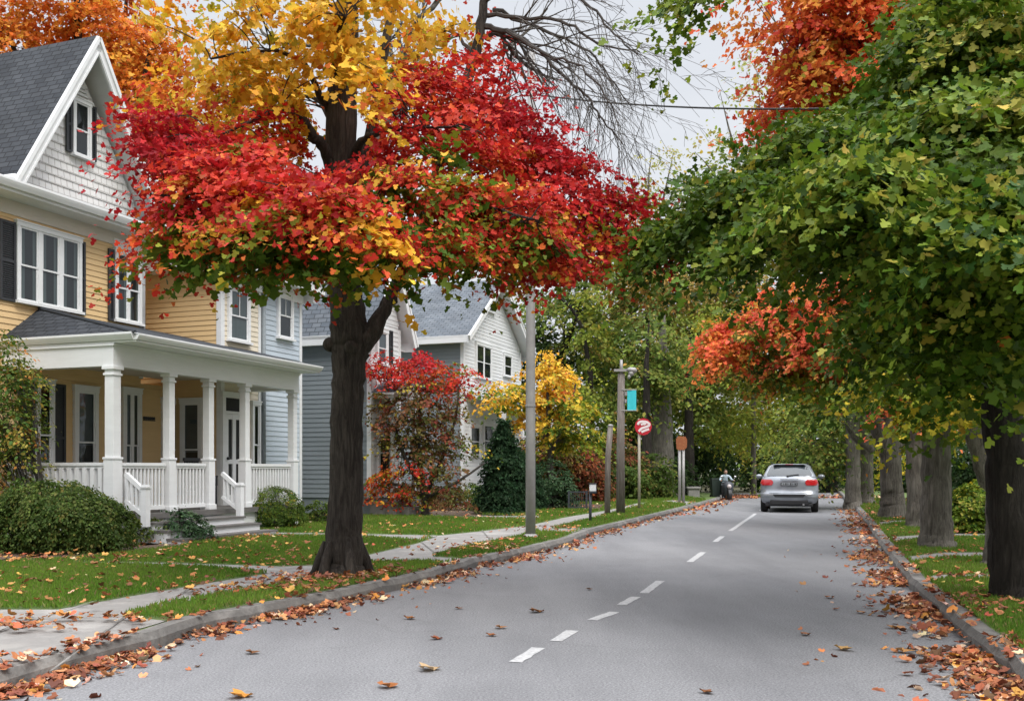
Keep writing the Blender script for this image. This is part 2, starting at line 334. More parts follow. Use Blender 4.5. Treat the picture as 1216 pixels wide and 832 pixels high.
class Crown:
    """foliage gathered as drooping sprays of leaves inside a set of lobes"""
    def __init__(s): s.C=[];s.N=[];s.D=[];s.S=[];s.K=[];s.cl=[]
    def lobe(s,c,r,n,per,pal,leaf=.12,R0=.42,shell=.42,flat=.20,tilt=.45,droop=.35,face=.55,lo=-1.0,szv=.25,mix=.35,long=1.0,out=.16):
        c=np.array(c,float); r=np.array(r,float)
        d=unit(rng.normal(size=(n,3))); d[:,2]=np.where(d[:,2]<lo,-d[:,2]*.3,d[:,2])
        rad=shell+(1-shell)*rng.random((n,1))**.6
        rad=np.where(rng.random((n,1))<.22,rng.random((n,1)),rad)
        rad=np.where(rng.random((n,1))<out,1+.34*rng.random((n,1)),rad)
        cc=c+d*r*rad
        up=unit(np.array([0,0,1.0])+tilt*d*np.array([1,1,.6])+rng.normal(0,.18,(n,3)))
        RR=R0*(.6+.8*rng.random((n,1)))
        base=pick(pal,n)
        m=n*per; up2=np.repeat(up,per,0); d2=np.repeat(d,per,0); R2=np.repeat(RR,per,0)
        e1=d*np.array([1,1,.25])+rng.normal(0,.45,(n,3)); e1-=up*np.sum(e1*up,axis=1,keepdims=True); e1=unit(e1); e2=np.cross(up,e1)
        e1=np.repeat(e1,per,0); e2=np.repeat(e2,per,0)
        tt=np.clip(rng.normal(.05,.55,(m,1)),-1.1,1.25); sw_=rng.normal(0,.42,(m,1))*(1.05-.5*np.abs(tt))
        off=e1*tt*R2*1.45*long+e2*sw_*R2*1.15+up2*rng.normal(0,flat*.55,(m,1))*R2-np.array([0,0,1.0])*droop*R2*(tt+.3)**2*np.where(tt>-.3,1,.2)
        a=unit(e1*.75+e2*np.sign(sw_)*.8+rng.normal(0,.35,(m,3)))
        P=np.repeat(cc,per,0)+off
        s.C.append(P); s.N.append(up2*face*1.15+rng.normal(0,.36,(m,3))+d2*.22)
        s.D.append(a*.8+d2*.5-np.array([0,0,.55])+rng.normal(0,.35,(m,3)))
        s.S.append(leaf*(1+szv*rng.normal(size=m)).clip(.45,1.7))
        col=np.repeat(base,per,0); sw=rng.random(m)<mix; col[sw]=pick(pal,int(sw.sum()))
        s.K.append(jitter(col)); s.cl.append(cc)
        return cc
    def clear(s,test):
        for i in range(len(s.C)):
            k=~test(s.C[i]); s.C[i]=s.C[i][k]; s.N[i]=s.N[i][k]; s.D[i]=s.D[i][k]; s.S[i]=s.S[i][k]; s.K[i]=s.K[i][k]
    def build(s,name,tmpl,material,parent,shift):
        return leaf_object(name,np.concatenate(s.C),np.concatenate(s.N),np.concatenate(s.D),np.concatenate(s.S),np.concatenate(s.K),tmpl,material,parent,shift)
def project(P):
    return CX+P[:,0]/P[:,1]*F, HY-(P[:,2]-H)/P[:,1]*F
def curve(pts,n=4,wig=0.0):
    """smooth path (points with radius as 4th value) through key points"""
    P=[np.array(p,float) for p in pts]; out=[]
    for i in range(len(P)-1):
        p0=P[max(i-1,0)];p1=P[i];p2=P[i+1];p3=P[min(i+2,len(P)-1)]
        for k in range(n):
            t=k/n; q=.5*((2*p1)+(-p0+p2)*t+(2*p0-5*p1+4*p2-p3)*t*t+(-p0+3*p1-3*p2+p3)*t**3)
            if wig and (i+k)>0: q[:3]+=rng.normal(0,wig,3)*min(1,q[3]*8+.3)
            out.append(q)
    out.append(P[-1]); return [Vector(q[:3]) for q in out],[max(.003,q[3]) for q in out]
def branch(mb,p,d,L,r,lv,droop=.0,nseg=6,spread=.7,kids=4,m=0,sides=5,shrink=.62,wig=.16):
    p=Vector(p); d=Vector(d).normalized(); pts=[p.copy()]; rr=[r]; dirs=[d.copy()]
    for i in range(nseg):
        d=(d+Vector((random.gauss(0,wig),random.gauss(0,wig),random.gauss(0,wig)-droop))).normalized()
        p=p+d*(L/nseg); pts.append(p.copy()); rr.append(max(.0028,r*(1-.75*(i+1)/nseg))); dirs.append(d.copy())
    mb.tube(pts,rr,sides if r>.012 else 3,m,cap=False)
    tips=[pts[-1]]
    if lv>0:
        for k in range(kids):
            i=random.randint(1,nseg-1); dd=dirs[i]; side=Vector((random.gauss(0,1),random.gauss(0,1),random.gauss(0,.7)))
            side=(side-dd*side.dot(dd)).normalized()
            tips+=branch(mb,pts[i],dd*1.0+side*spread,L*shrink*random.uniform(.6,1.1),rr[i]*.6,lv-1,droop,max(4,nseg-1),spread,max(2,kids-1),m,4,shrink,wig)
    return tips
def twigs_to(mb,nodes,clumps,count,r=.012,sag=.12):
    """thin branchlets from the nearest limb point out to some of the sprays"""
    nd=np.array([tuple(n) for n in nodes])
    idx=rng.choice(len(clumps),min(count,len(clumps)),replace=False)
    for i in idx:
        c=clumps[i]; dd=np.linalg.norm((nd-c)*np.array([1,1,1.5]),axis=1)+np.where(nd[:,2]>c[2]+.3,1.2,0); a=nd[int(np.argmin(dd))]
        L=np.linalg.norm(c-a)
        if L<.25 or L>4.5: continue
        mid=(a*.5+c*.5)+np.array([0,0,sag*L])+rng.normal(0,.05*L,3)
        pts,rr=curve([(*a,r*(.6+.35*L)),(*(a*.7+mid*.3+rng.normal(0,.03*L,3)),r*.8),(*mid,r*.6),(*c,.004)],3)
        mb.tube(pts,rr,4,0,cap=False)
def make_tree(name,label,cat,base,trunk,limbs,lobes,tmpl,lmat,bark,twigs=60,group=None,leafkw=None,clear=None,crown_name='crown'):
    """tree > trunk (with its limbs), crown"""
    base=Vector(base); root=empty(name,base,0,label,cat,group)
    mb=MB(); nodes=[]
    for j,t in enumerate([trunk]+list(limbs)):
        pts,rr=curve(t,5,.012 if j else .008); mb.tube(pts,rr,14 if j==0 else 8,0,cap=True,wob=.05 if j==0 else .03)
        nodes+= [tuple(p) for p in (pts[len(pts)//3:] if j==0 else pts)]
    cr=Crown(); cl=[]
    for lb in lobes: 
        kw=dict(leafkw or {}); kw.update(lb); cl.append(cr.lobe(**kw))
    if twigs: twigs_to(mb,nodes,np.concatenate(cl),twigs)
    mb.build('trunk',bark,root,smooth=True,shift=base,recalc=False)
    if clear: cr.clear(clear)
    cr.build(crown_name,tmpl,lmat,root,base)
    return root
def L(px,py,Y,rx,ry,rz,n,per,pal,**kw):
    """a lobe surveyed at photograph position px,py, standing Y metres away; rx, rz in photograph pixels, ry in metres"""
    c=at(px,py,Y); k=Y/F
    d=dict(c=tuple(c),r=(rx*k,ry,rz*k),n=n,per=per,pal=pal); d.update(kw); return d
def T(*pts):
    """limb from (px,py,Y,width in pixels)"""
    return [(*at(a,b,Y),w*Y/F/2) for a,b,Y,w in pts]
# ================================================================ SETTING: ground, road, kerbs, pavements, lawns
def G(pts,z): return [gnd(a,b,z) for a,b in pts]
def sheet(name,pts,z,material,label=None):
    mb=MB(); mb.add([(p[0],p[1],z) for p in pts],[tuple(range(len(pts)))])
    o=mb.build(name,material); o['kind']='structure'; return o
RD=Vector((.3072,1,0)).normalized()          # the way the street runs
kl=[(-160,866),(-40,834),(40,811),(120,788),(180,770),(240,750),(320,733),(400,717),(514,690),(569,672),(607,665),(676,647),(700,636),(766,619),(807,608),(835,600)]
KL=[gnd(a,b) for a,b in kl]
KL=[KL[0]+Vector((-1.6,-3.0,0))]+KL+[KL[-1]+RD*7,KL[-1]+RD*14+Vector((-.5,0,0)),KL[-1]+RD*20+Vector((-2.5,0,0))]
kr=[(1300,880),(1205,812),(1160,772),(1125,740),(1085,703),(1065,678),(1045,650),(1030,625),(1015,605),(1003,594)]
KR=[gnd(a,b) for a,b in kr]
KR=[KR[0]-RD*4]+KR+[KR[-1]+RD*6,KR[-1]+RD*16]
def offset(line,d):
    out=[]
    for i,p in enumerate(line):
        t=(line[min(i+1,len(line)-1)]-line[max(i-1,0)]).normalized(); n=Vector((-t.y,t.x,0))
        out.append(p+n*d)
    return out
def densify(line,step=.35,wob=.0):
    out=[]
    for a,b in zip(line[:-1],line[1:]):
        k=max(1,int((b-a).length/step))
        for i in range(k): out.append(a.lerp(b,i/k)+Vector((random.gauss(0,wob),random.gauss(0,wob),0)))
    out.append(line[-1]); return out
def kerb(name,line,side):
    ln=densify(line,.3,.012); mb=MB(); w=.17*side
    o1=offset(ln,w); lip=offset(ln,w*.22)
    prof=[]
    for a,b,c in zip(ln,lip,o1):
        dz=random.gauss(0,.006)
        prof.append([(a.x,a.y,-.05),(a.x,a.y,.075+dz),(b.x,b.y,PZ+.012+dz),(c.x,c.y,PZ+.010+dz*.4),(c.x,c.y,-.05)])
    for p,q in zip(prof[:-1],prof[1:]):
        for k in range(4): mb.quad(p[k],p[k+1],q[k+1],q[k])
    o=mb.build(name,M['kerbstone'],recalc=True); o['kind']='structure'; return o
sheet('ground',[(-400,-60),(400,-60),(400,700),(-400,700)],-.03,M['forest_floor'])
road_pts=offset(KL,-.0)+offset(KR,0)[::-1]
sheet('road',road_pts,0.0,M['road'])
kerb('kerb_left',KL,1); kerb('kerb_right',KR,-1)
def slab(name,line,side,far):
    inn=offset(densify(line,.6),.165*side); pts=[(p.x,p.y) for p in inn]
    pts+= [(far,pts[-1][1]),(far,pts[0][1])]
    mb=MB(); n=len(pts); mb.add([(x,y,PZ) for x,y in pts],[tuple(range(n))])
    o=mb.build(name,M['turf']); o['kind']='structure'; return pts
LPOLY=slab('lawn_left',KL,1,-60.0); RPOLY=slab('lawn_right',KR,-1,60.0)
ZC=PZ+.006
walk=[(-140,737),(-40,737),(0,724),(69,724),(145,710),(221,697),(262,690),(320,681),(380,672),(433,660),(497,645),(521,636),(570,631),(628,624),(673,614),(697,610),(721,606),(760,597),(772,597),
      (735,608),(721,611.5),(700,617),(662,626),(638,631),(614,638),(545,652),(510,662),(433,666),(366,690),(262,707),(193,719),(142,733),(0,738),(-140,764)]
apron=[(-140,762),(0,737),(142,732),(236,741),(180,764),(118,783),(40,806),(-60,832),(-170,866)]
strip_a=[(432,664.5),(505,660.8),(572,664),(558,671.5),(510,667.5),(432,668.5)]
strip_b=[(640,628.4),(702,626.5),(712,631.5),(690,637),(676,634),(640,632)]
path_a=[(86,667),(200,668.5),(335,673),(384,671),(372,676),(322,681.5),(250,675),(170,671.5),(86,670)]
path_b=[(294,633),(330,632.5),(430,634.2),(521,636),(497,643),(430,638),(330,637),(290,639)]
path_c=[(425,607),(478,609),(560,612),(640,613),(640,617),(560,616),(478,613),(425,611)]
mulch_a=[(445,602),(520,597),(720,599),(712,606),(640,606),(560,613),(480,610),(440,609)]
mulch_b=[(-60,640),(60,655),(160,645),(250,640),(262,634),(215,650),(165,656),(90,664),(-60,672)]
walk_r1=[(1061,663.5),(1121,656.5),(1230,656.5),(1230,662),(1121,663),(1085,668),(1068,676),(1062,670)]
walk_r2=[(1086,690),(1096,685.5),(1120,683.2),(1236,682.5),(1236,688),(1124,688),(1106,692),(1096,700)]
walk_r3=[(1040,644),(1060,638),(1120,634),(1236,633),(1236,637),(1125,639),(1072,643),(1046,650)]
walk_r4=[(1032,622),(1060,618.6),(1110,617.5),(1110,620),(1066,621.6),(1037,626)]
walk_r5=[(1024,611),(1048,608.6),(1048,610.4),(1030,613)]
far_walk=[(778,596),(800,594),(835,597.5),(830,601),(805,598.5)]
def inpoly(P,poly):
    x,y=P[:,0],P[:,1]; r=np.zeros(len(P),bool); q=np.array(poly); j=len(q)-1
    for i in range(len(q)):
        xi,yi=q[i]; xj,yj=q[j]
        c=((yi>y)!=(yj>y))&(x<(xj-xi)*(y-yi)/(yj-yi+1e-12)+xi); r^=c; j=i
    return r
def clampin(pts,line,side_):
    inn=offset(densify(line,.15),.20*side_); A_=np.array([(p.x,p.y) for p in inn]); pl=[(p.x,p.y) for p in inn]
    far=-60.0 if side_>0 else 60.0; poly=pl+[(far,pl[-1][1]),(far,pl[0][1])]
    dn=densify([Vector((p[0],p[1],0)) for p in pts]+[Vector((pts[0][0],pts[0][1],0))],.18)[:-1]; out=[]
    P_=np.array([(p.x,p.y) for p in dn]); ins=inpoly(P_,poly)
    for q,k in zip(P_,ins):
        if not k: q=A_[int(np.argmin(np.sum((A_-q)**2,axis=1)))]
        if not out or np.hypot(out[-1][0]-q[0],out[-1][1]-q[1])>.02: out.append((float(q[0]),float(q[1])))
    return [Vector((a,b,PZ)) for a,b in out]
SH={}
for nm,pts,mm in [('pavement',walk,'concrete'),('driveway_apron',apron,'concrete'),('verge_path',strip_a,'concrete'),('verge_path',strip_b,'concrete'),
        ('front_path',path_a,'concrete'),('front_path',path_b,'concrete'),('front_path',path_c,'concrete'),('mulch_bed',mulch_a,'mulch'),('mulch_bed',mulch_b,'mulch'),
        ('verge_path',walk_r1,'concrete'),('verge_path',walk_r2,'concrete'),('verge_path',walk_r3,'concrete'),('verge_path',walk_r4,'concrete'),('verge_path',walk_r5,'concrete'),('pavement',far_walk,'concrete')]:
    z=ZC+len(SH)*.0006; w=clampin(G(pts,PZ),KL,1) if pts[0][0]<1000 and mm=='concrete' else (clampin(G(pts,PZ),KR,-1) if mm=='concrete' else G(pts,PZ)); SH[len(SH)]=[(p.x,p.y) for p in w]
    sheet(nm,w,z,M[mm])
# expansion joints of the pavement
mb=MB()
for a,b in [((0,737),(142,733)),((118,714),(60,731)),((232,695),(196,719)),((330,680),(300,701)),((425,661),(395,681)),((500,644),(520,660)),((572,630),(585,644)),((40,735),(-40,768)),((150,733),(60,800))]:
    p,q=gnd(*a,PZ),gnd(*b,PZ); n=(q-p).normalized().cross(Vector((0,0,1)))*.008; z=Vector((0,0,.022))
    mb.quad(p+n+z,q+n+z,q-n+z,p-n+z)
o=mb.build('pavement_joint',M['kerbstone']); o['kind']='structure'
# dashed centre line, brushed on unevenly
mb=MB()
for (x0,y0,x1,y1) in [(612,786,640,769),(660,761,680,748.5),(703,736,730,726.5),(738,718,755,708.5),(765,704,784,689.5),(819,667,835,655.5),(849,643,858,636.5),(867,630,874,625.5),(881,620.5,887,616.5),(893,612.6,897,609.6),(903,606,906,603.8)]:
    a,b=gnd(x0,y0),gnd(x1,y1); d=(b-a).normalized(); n=Vector((-d.y,d.x,0)); k=max(4,int((b-a).length/.09)); w=.052
    for i in range(k):
        p,q=a.lerp(b,i/k),a.lerp(b,(i+1)/k)
        s=[w+random.gauss(0,.004) for _ in range(2)]
        if random.random()<.10: continue
        if i==0: l,r=p+n*w,p-n*w
        l2,r2=q+n*s[0],q-n*s[1]
        mb.quad(l+Vector((0,0,.004)),r+Vector((0,0,.004)),r2+Vector((0,0,.004)),l2+Vector((0,0,.004))); l,r=l2,r2
o=mb.build('road_marking',M['paint']); o['kind']='structure'
# ---------------------------------------------------------------- grass and fallen leaves
def scatter(poly,x0,x1,y0,y1,dens,ref,avoid=True,pw=2.0):
    n=int((x1-x0)*(y1-y0)*dens); P=np.stack([rng.uniform(x0,x1,n),rng.uniform(y0,y1,n)],1)
    keep=rng.random(n)<np.minimum(1,(ref/P[:,1])**pw)
    px=CX+P[:,0]/P[:,1]*F; keep&=(px>-60)&(px<1276)
    P=P[keep]; k=inpoly(P,poly)
    if avoid:
        for s in SH.values(): k&=~inpoly(P,s)
    return P[k]
def turf(name,poly,x0,x1,y0,y1,dens,ref):
    P=scatter(poly,x0,x1,y0,y1,dens,ref); n=len(P); sc=np.maximum(1,P[:,1]/13)
    C=np.concatenate([P,np.full((n,1),PZ+.012)],1)
    up=np.stack([rng.normal(0,.45,n),rng.normal(0,.45,n),np.ones(n)],1)
    az=rng.uniform(0,2*np.pi,n); Nn=np.stack([np.cos(az),np.sin(az),np.zeros(n)],1)
    S=rng.uniform(.035,.075,n)*sc**.55
    t=.5+.5*np.sin(P[:,0]*1.7+np.sin(P[:,1]*1.1)*1.5)*np.sin(P[:,1]*1.3+1.0)
    col=np.array([.10,.20,.020])*(1-t[:,None])+np.array([.175,.27,.038])*t[:,None]
    dry=rng.random(n)<.10; col[dry]=np.array([.25,.22,.08])
    # a blade is thin: use the needle outline, widened a little with distance
    Tm=(NEEDLE[0]*np.array([1.05,1,1]),NEEDLE[1])
    C[:,2]+=S*.40
    o=leaf_object(name,C,Nn,up,S,jitter(col,.16),Tm,M['blade']); o['kind']='stuff'; return n
NG=turf('lawn_grass',LPOLY,-16,8,8.5,46,2600,12.5)+turf('lawn_grass',RPOLY,2.5,16,7.0,42,2600,11.5)
def litter_cloud(P,z,s0,s1,pal,curl=1.0,nz=.35):
    n=len(P); C=np.concatenate([P,z.reshape(-1,1)],1)
    Nn=np.stack([rng.normal(0,nz,n),rng.normal(0,nz,n),np.ones(n)*np.where(rng.random(n)<.3,-1,1)],1)
    D=np.stack([rng.normal(0,1,n),rng.normal(0,1,n),rng.normal(0,.15,n)],1)
    return C,Nn,D,s0*.8+(s1*1.12-s0*.8)*rng.random(n)**1.5,jitter(pick(pal,n),.2)
def join(parts): return [np.concatenate([p[i] for p in parts]) for i in range(5)]
parts=[]
for poly,x0,x1,y0,y1,dens in ((LPOLY,-16,8,8.5,46,26),(RPOLY,2.5,16,7,42,26)):
    P=scatter(poly,x0,x1,y0,y1,dens,13.0,False,1.0)
    k=rng.random(len(P))<(.30+.70*np.clip(np.sin(P[:,0]*1.3+2)*np.sin(P[:,1]*.8+.5)+.35,0,1)); P=P[k]
    for s in (walk,apron): 
        w=[(q.x,q.y) for q in G(s,PZ)]; k=inpoly(P,w)&(rng.random(len(P))<.80); P=P[~k]
    parts.append(litter_cloud(P,np.full(len(P),PZ+.05)+rng.uniform(0,.03,len(P)),.045,.085,'litter'))
def along(line,side,n,off,sd,y0,y1,z0,z1,s0,s1,pal,pw=1.0,nz=.45):
    ln=densify(line,.1); A=np.array([(p.x,p.y) for p in ln]); A=A[(A[:,1]>y0)&(A[:,1]<y1)]
    w=(1/A[:,1])**pw; t=np.sin(A[:,1]*2.1)+np.sin(A[:,1]*5.3+1)*.7; w*=np.clip(.55+.45*t,.08,2); i=rng.choice(len(A)-1,n,p=w[:-1]/w[:-1].sum())
    d=unit(A[i+1]-A[i]); nrm=np.stack([-d[:,1],d[:,0]],1)*side
    o=off+np.abs(rng.normal(0,sd,n))
    P=A[i]+nrm*o[:,None]+d*rng.uniform(0,.1,(n,1)); z=z0+(z1-z0)*rng.random(n)*np.exp(-(o-off)/.18)
    return litter_cloud(P,z,s0,s1,pal,nz=nz)
parts.append(along(KL,-1,1150,.0,.15,5,16,.012,.05,.04,.085,'gutter'))
parts.append(along(KL,-1,110,.0,.42,5,18,.003,.006,.04,.08,'gutter'))
parts.append(along(KL,-1,480,.0,.2,14,30,.012,.05,.05,.10,'gutter',.6))
parts.append(along(KL,-1,260,.0,.4,30,48,.012,.06,.10,.15,'gutter',.0))
parts.append(along(KL,1,230,.0,.16,5,16,PZ+.02,PZ+.05,.045,.085,'gutter'))
parts.append(along(KR,1,1350,.0,.24,5,17,.012,.06,.045,.09,'gutter'))
parts.append(along(KR,1,80,.0,.7,5,18,.003,.006,.045,.085,'gutter'))
parts.append(along(KR,1,620,.0,.30,15,36,.012,.05,.06,.11,'gutter',.4))
parts.append(along(KR,-1,420,.0,.22,5,30,PZ+.02,PZ+.05,.045,.09,'gutter'))
parts.append(along(KR,-1,500,.2,.8,26,50,PZ+.02,PZ+.05,.09,.15,'gutter',.0))
# drifts: at the foot of the big maple, on the apron, on the pavement edge, at the end of the street
for (px,py,n,sx,sy,pal) in [(410,690,420,.55,.35,'gutter'),(470,684,160,.5,.25,'litter'),(85,739,80,.5,.06,'litter'),(15,750,60,.25,.1,'litter'),(2,790,50,.2,.08,'litter'),(215,741,50,.3,.1,'litter'),(300,703,160,.7,.25,'litter'),
        (1160,720,110,.3,.5,'gutter'),(1195,690,60,.5,.2,'gutter'),(595,652,180,.6,.5,'gutter'),(560,604,200,1.4,.6,'gutter'),(690,603,220,2.0,.8,'gutter'),(260,640,160,.8,.4,'litter'),(120,666,140,1.2,.2,'litter'),(660,630,90,.8,.6,'litter')]:
    c=gnd(px,py,PZ); P=np.stack([c.x+rng.normal(0,sx,n),c.y+rng.normal(0,sy,n)],1); P=P[inpoly(P,LPOLY)|inpoly(P,RPOLY)]
    parts.append(litter_cloud(P,np.full(len(P),PZ+.035)+rng.uniform(0,.04,len(P)),.045,.085,pal))
c=gnd(900,594); P=np.stack([c.x+rng.normal(-1,4.5,1600),c.y+3.0+np.abs(rng.normal(0,3,1600))],1); parts.append(litter_cloud(P,np.full(1600,.02),.12,.2,'gutter'))
o=leaf_object('fallen_leaves',*join(parts),CURL,M['litter']); o['kind']='stuff'; o['label']='drifts of brown and orange fallen leaves'
# lone leaves one can point at on the open asphalt
proto=None
lone=[(636,727,.13,(.22,.09,.03)),(487,735,.10,(.33,.13,.04)),(595,746,.09,(.35,.16,.06)),(584,755,.08,(.33,.12,.04)),(517,759,.09,(.28,.08,.03)),(508,796,.14,(.52,.36,.2)),(461,816,.11,(.36,.13,.04)),(545,723,.07,(.25,.1,.04)),(283,828,.13,(.6,.26,.05)),
      (1003,772,.12,(.55,.33,.13)),(1060,746,.10,(.45,.22,.08)),(956,754,.09,(.3,.12,.05)),(1022,728,.09,(.4,.18,.06)),(985,710,.10,(.3,.12,.05)),(840,823,.08,(.2,.08,.03)),(300,776,.09,(.2,.09,.04)),(700,700,.07,(.2,.1,.05)),(1075,775,.12,(.55,.28,.10))]
for i,(px,py,s,c) in enumerate(lone):
    p=gnd(px,py); az=random.uniform(0,6.28)
    o=leaf_object('fallen_leaf',np.array([[0,0,.0]]),np.array([[.12,.1,1.0]]),np.array([[math.cos(az),math.sin(az),.1]]),np.array([s*1.15]),np.array([c]),CURL,M['litter'])
    o.location=(p.x,p.y,.004)
    tag(o,'single fallen maple leaf lying by itself on the open asphalt','fallen leaf','lone fallen leaves on the road')
# ================================================================ HOUSES
HU=Vector((.348,.9375,0)).normalized(); HV=Vector((-HU.y,HU.x,0)); HROT=math.atan2(HU.y,HU.x)
class Lot:
    """house frame: s runs along the front away from the viewer, v runs back into the plot, z up from the lawn"""
    def __init__(s,px,Y,s0=0,v0=0):
        s.O=Vector(((px-CX)*Y/F,Y,PZ))
    def P(s,a,v): return s.O+HU*a+HV*v
    def s_at(s,px,v=0.0):
        q=(px-CX)/F; b=s.O+HV*v; return (q*b.y-b.x)/(HU.x-q*HU.y)
    def z_at(s,py,a,v=0.0): return H-(py-HY)*s.P(a,v).y/F-PZ
    def v_at(s,px,a):
        q=(px-CX)/F; b=s.O+HU*a; return (q*b.y-b.x)/(HV.x-q*HV.y)
def clipx(poly,z):
    xs=[]
    for (x0,z0),(x1,z1) in zip(poly,poly[1:]+poly[:1]):
        if (z0<=z<=z1) or (z1<=z<=z0):
            if abs(z1-z0)<1e-9: xs+=[x0,x1]
            else: xs.append(x0+(x1-x0)*(z-z0)/(z1-z0))
    return (min(xs),max(xs)) if xs else None
def front(v): return lambda a,b,z: (a,v-b,z)      # wall facing the street, b metres out of the wall
def side(s): return lambda a,b,z: (s-b,a,z)       # wall facing the viewer
def siding(mb,W,poly,h=.115,m=0,out=.016,uv=False):
    z0=min(p[1] for p in poly); z1=max(p[1] for p in poly); z=z0
    while z<z1-1e-4:
        zt=min(z+h,z1); a=clipx(poly,z+1e-4); b=clipx(poly,zt-1e-4)
        if a and b:
            o=out+random.uniform(-.0015,.0015)
            q=[W(a[0],o,z),W(a[1],o,z),W(b[1],.002,zt),W(b[0],.002,zt)]
            mb.add(q,[(0,1,2,3)],m,[[(a[0],z),(a[1],z),(b[1],zt),(b[0],zt)]] if uv else None)
            mb.add([W(a[0],0,z),W(a[1],0,z),W(a[1],o,z),W(a[0],o,z)],[(0,1,2,3)],m,[[(a[0],z)]*4] if uv else None)
        z=zt
def wbox(mb,W,a0,a1,b0,b1,z0,z1,m=0):
    p=W(a0,b0,z0); q=W(a1,b1,z1)
    mb.box(min(p[0],q[0]),max(p[0],q[0]),min(p[1],q[1]),max(p[1],q[1]),z0,z1,m)
def window(par,W,a0,a1,z0,z1,shift,lights=1,cas=.085,double=True,curtain='curtain',mull=.05,sill=True,trim='white',top=False,muntin=False,dep=.075):
    """casing, then sashes, panes and what hangs behind the glass"""
    mb=MB()
    wbox(mb,W,a0-cas,a0,.0,dep,z0-cas*.2,z1); wbox(mb,W,a1,a1+cas,.0,dep,z0-cas*.2,z1)
    wbox(mb,W,a0-cas-.012,a1+cas+.012,.0,dep+.008,z1,z1+cas*1.15); wbox(mb,W,a0-cas-.03,a1+cas+.03,.0,dep+.022,z1+cas*1.15,z1+cas*1.15+.025)
    if sill: wbox(mb,W,a0-cas-.03,a1+cas+.03,.0,dep+.045,z0-cas*.2-.05,z0-cas*.2)
    w=(a1-a0-mull*(lights-1))/lights
    for i in range(1,lights): 
        x=a0+i*w+(i-1)*mull; wbox(mb,W,x,x+mull,.0,dep-.006,z0,z1)
    fr=mb.build('window',M[trim],par,shift=shift)
    bk=MB(); wbox(bk,W,a0,a1,.018,.021,z0,z1); bk.build('dark_room_backing',M['dark'],fr,shift=shift)  # dark-painted sheet in place of the unlit room behind the glass
    sa=MB(); gl=MB(); cu=MB(); zm=z0+(z1-z0)*.48; t=.032
    for i in range(lights):
        x=a0+i*(w+mull)
        for zz0,zz1,bb in ((z0,zm+.018,.034),(zm-.018,z1,.044)) if double else ((z0,z1,.04),):
            wbox(sa,W,x,x+t,bb,bb+.018,zz0,zz1); wbox(sa,W,x+w-t,x+w,bb,bb+.018,zz0,zz1)
            wbox(sa,W,x+t,x+w-t,bb,bb+.018,zz0,zz0+t); wbox(sa,W,x+t,x+w-t,bb,bb+.018,zz1-t,zz1)
            if muntin and zz1==z1: wbox(sa,W,x+w/2-.009,x+w/2+.009,bb+.002,bb+.015,zz0+t,zz1-t)
            p=[W(x+t,bb+.008,zz0+t),W(x+w-t,bb+.008,zz0+t),W(x+w-t,bb+.008,zz1-t),W(x+t,bb+.008,zz1-t)]; gl.quad(*p)
        if curtain=='curtain':
            cw=w*.30; wbox(cu,W,x+.01,x+.01+cw,.0235,.026,z0,z1); wbox(cu,W,x+w-.01-cw*.7,x+w-.01,.0235,.026,z0,z1)
        elif curtain=='blind': wbox(cu,W,x+.01,x+w-.01,.0235,.026,z0+(z1-z0)*.45,z1)
        elif curtain=='full': wbox(cu,W,x+.01,x+w-.01,.0235,.026,z0,z1)
    sa.build('sash',M[trim],fr,shift=shift); gl.build('pane',M['glass'],fr,shift=shift)
    if cu.f: cu.build('curtain',M['blind' if curtain=='blind' else 'curtain'],fr,shift=shift)
    return fr
def shutter(par,W,a0,a1,z0,z1,shift):
    mb=MB(); t=.05
    wbox(mb,W,a0,a0+t,.018,.055,z0,z1); wbox(mb,W,a1-t,a1,.018,.055,z0,z1)
    for z in (z0,(z0+z1)/2-t/2,z1-t): wbox(mb,W,a0+t,a1-t,.018,.052,z,z+t)
    wbox(mb,W,a0+t,a1-t,.018,.028,z0,z1); z=z0+t+.02
    while z<z1-t-.02:
        if abs(z-(z0+z1)/2)>t: wbox(mb,W,a0+t,a1-t,.024,.044,z,z+.014)
        z+=.038
    return mb.build('shutter',M['shutter'],par,shift=shift)
def roofslab(mb,a,b,c,d,t=.09,m=0,mt=1):
    """eave a-b, ridge d-c; shingles on top, trim below and on the edges"""
    a,b,c,d=[Vector(p) for p in (a,b,c,d)]; n=(b-a).cross(d-a).normalized()
    if n.z<0: n=-n
    e=(b-a).normalized(); up=n.cross(e).normalized()
    if up.dot(d-a)<0: up=-up
    uv=[((p-a).dot(e),(p-a).dot(up)) for p in (a,b,c,d)]
    mb.quad(a,b,c,d,m,uv)
    lo=[p-Vector((0,0,t)) for p in (a,b,c,d)]
    mb.add(lo,[(0,1,2,3)],mt)
    T_=[a,b,c,d]
    for i in range(4):
        j=(i+1)%4
        if (T_[i]-T_[j]).length>1e-3: mb.add([T_[i],T_[j],lo[j],lo[i]],[(0,1,2,3)],mt)
def shift_of(lot,a,v): return (a,v,0)
def house_root(lot,a,v,name,label,cat='house',group=None):
    p=lot.P(a,v); r=empty(name,(p.x,p.y,PZ),HROT,label,cat,group); return r,(a,v,0)
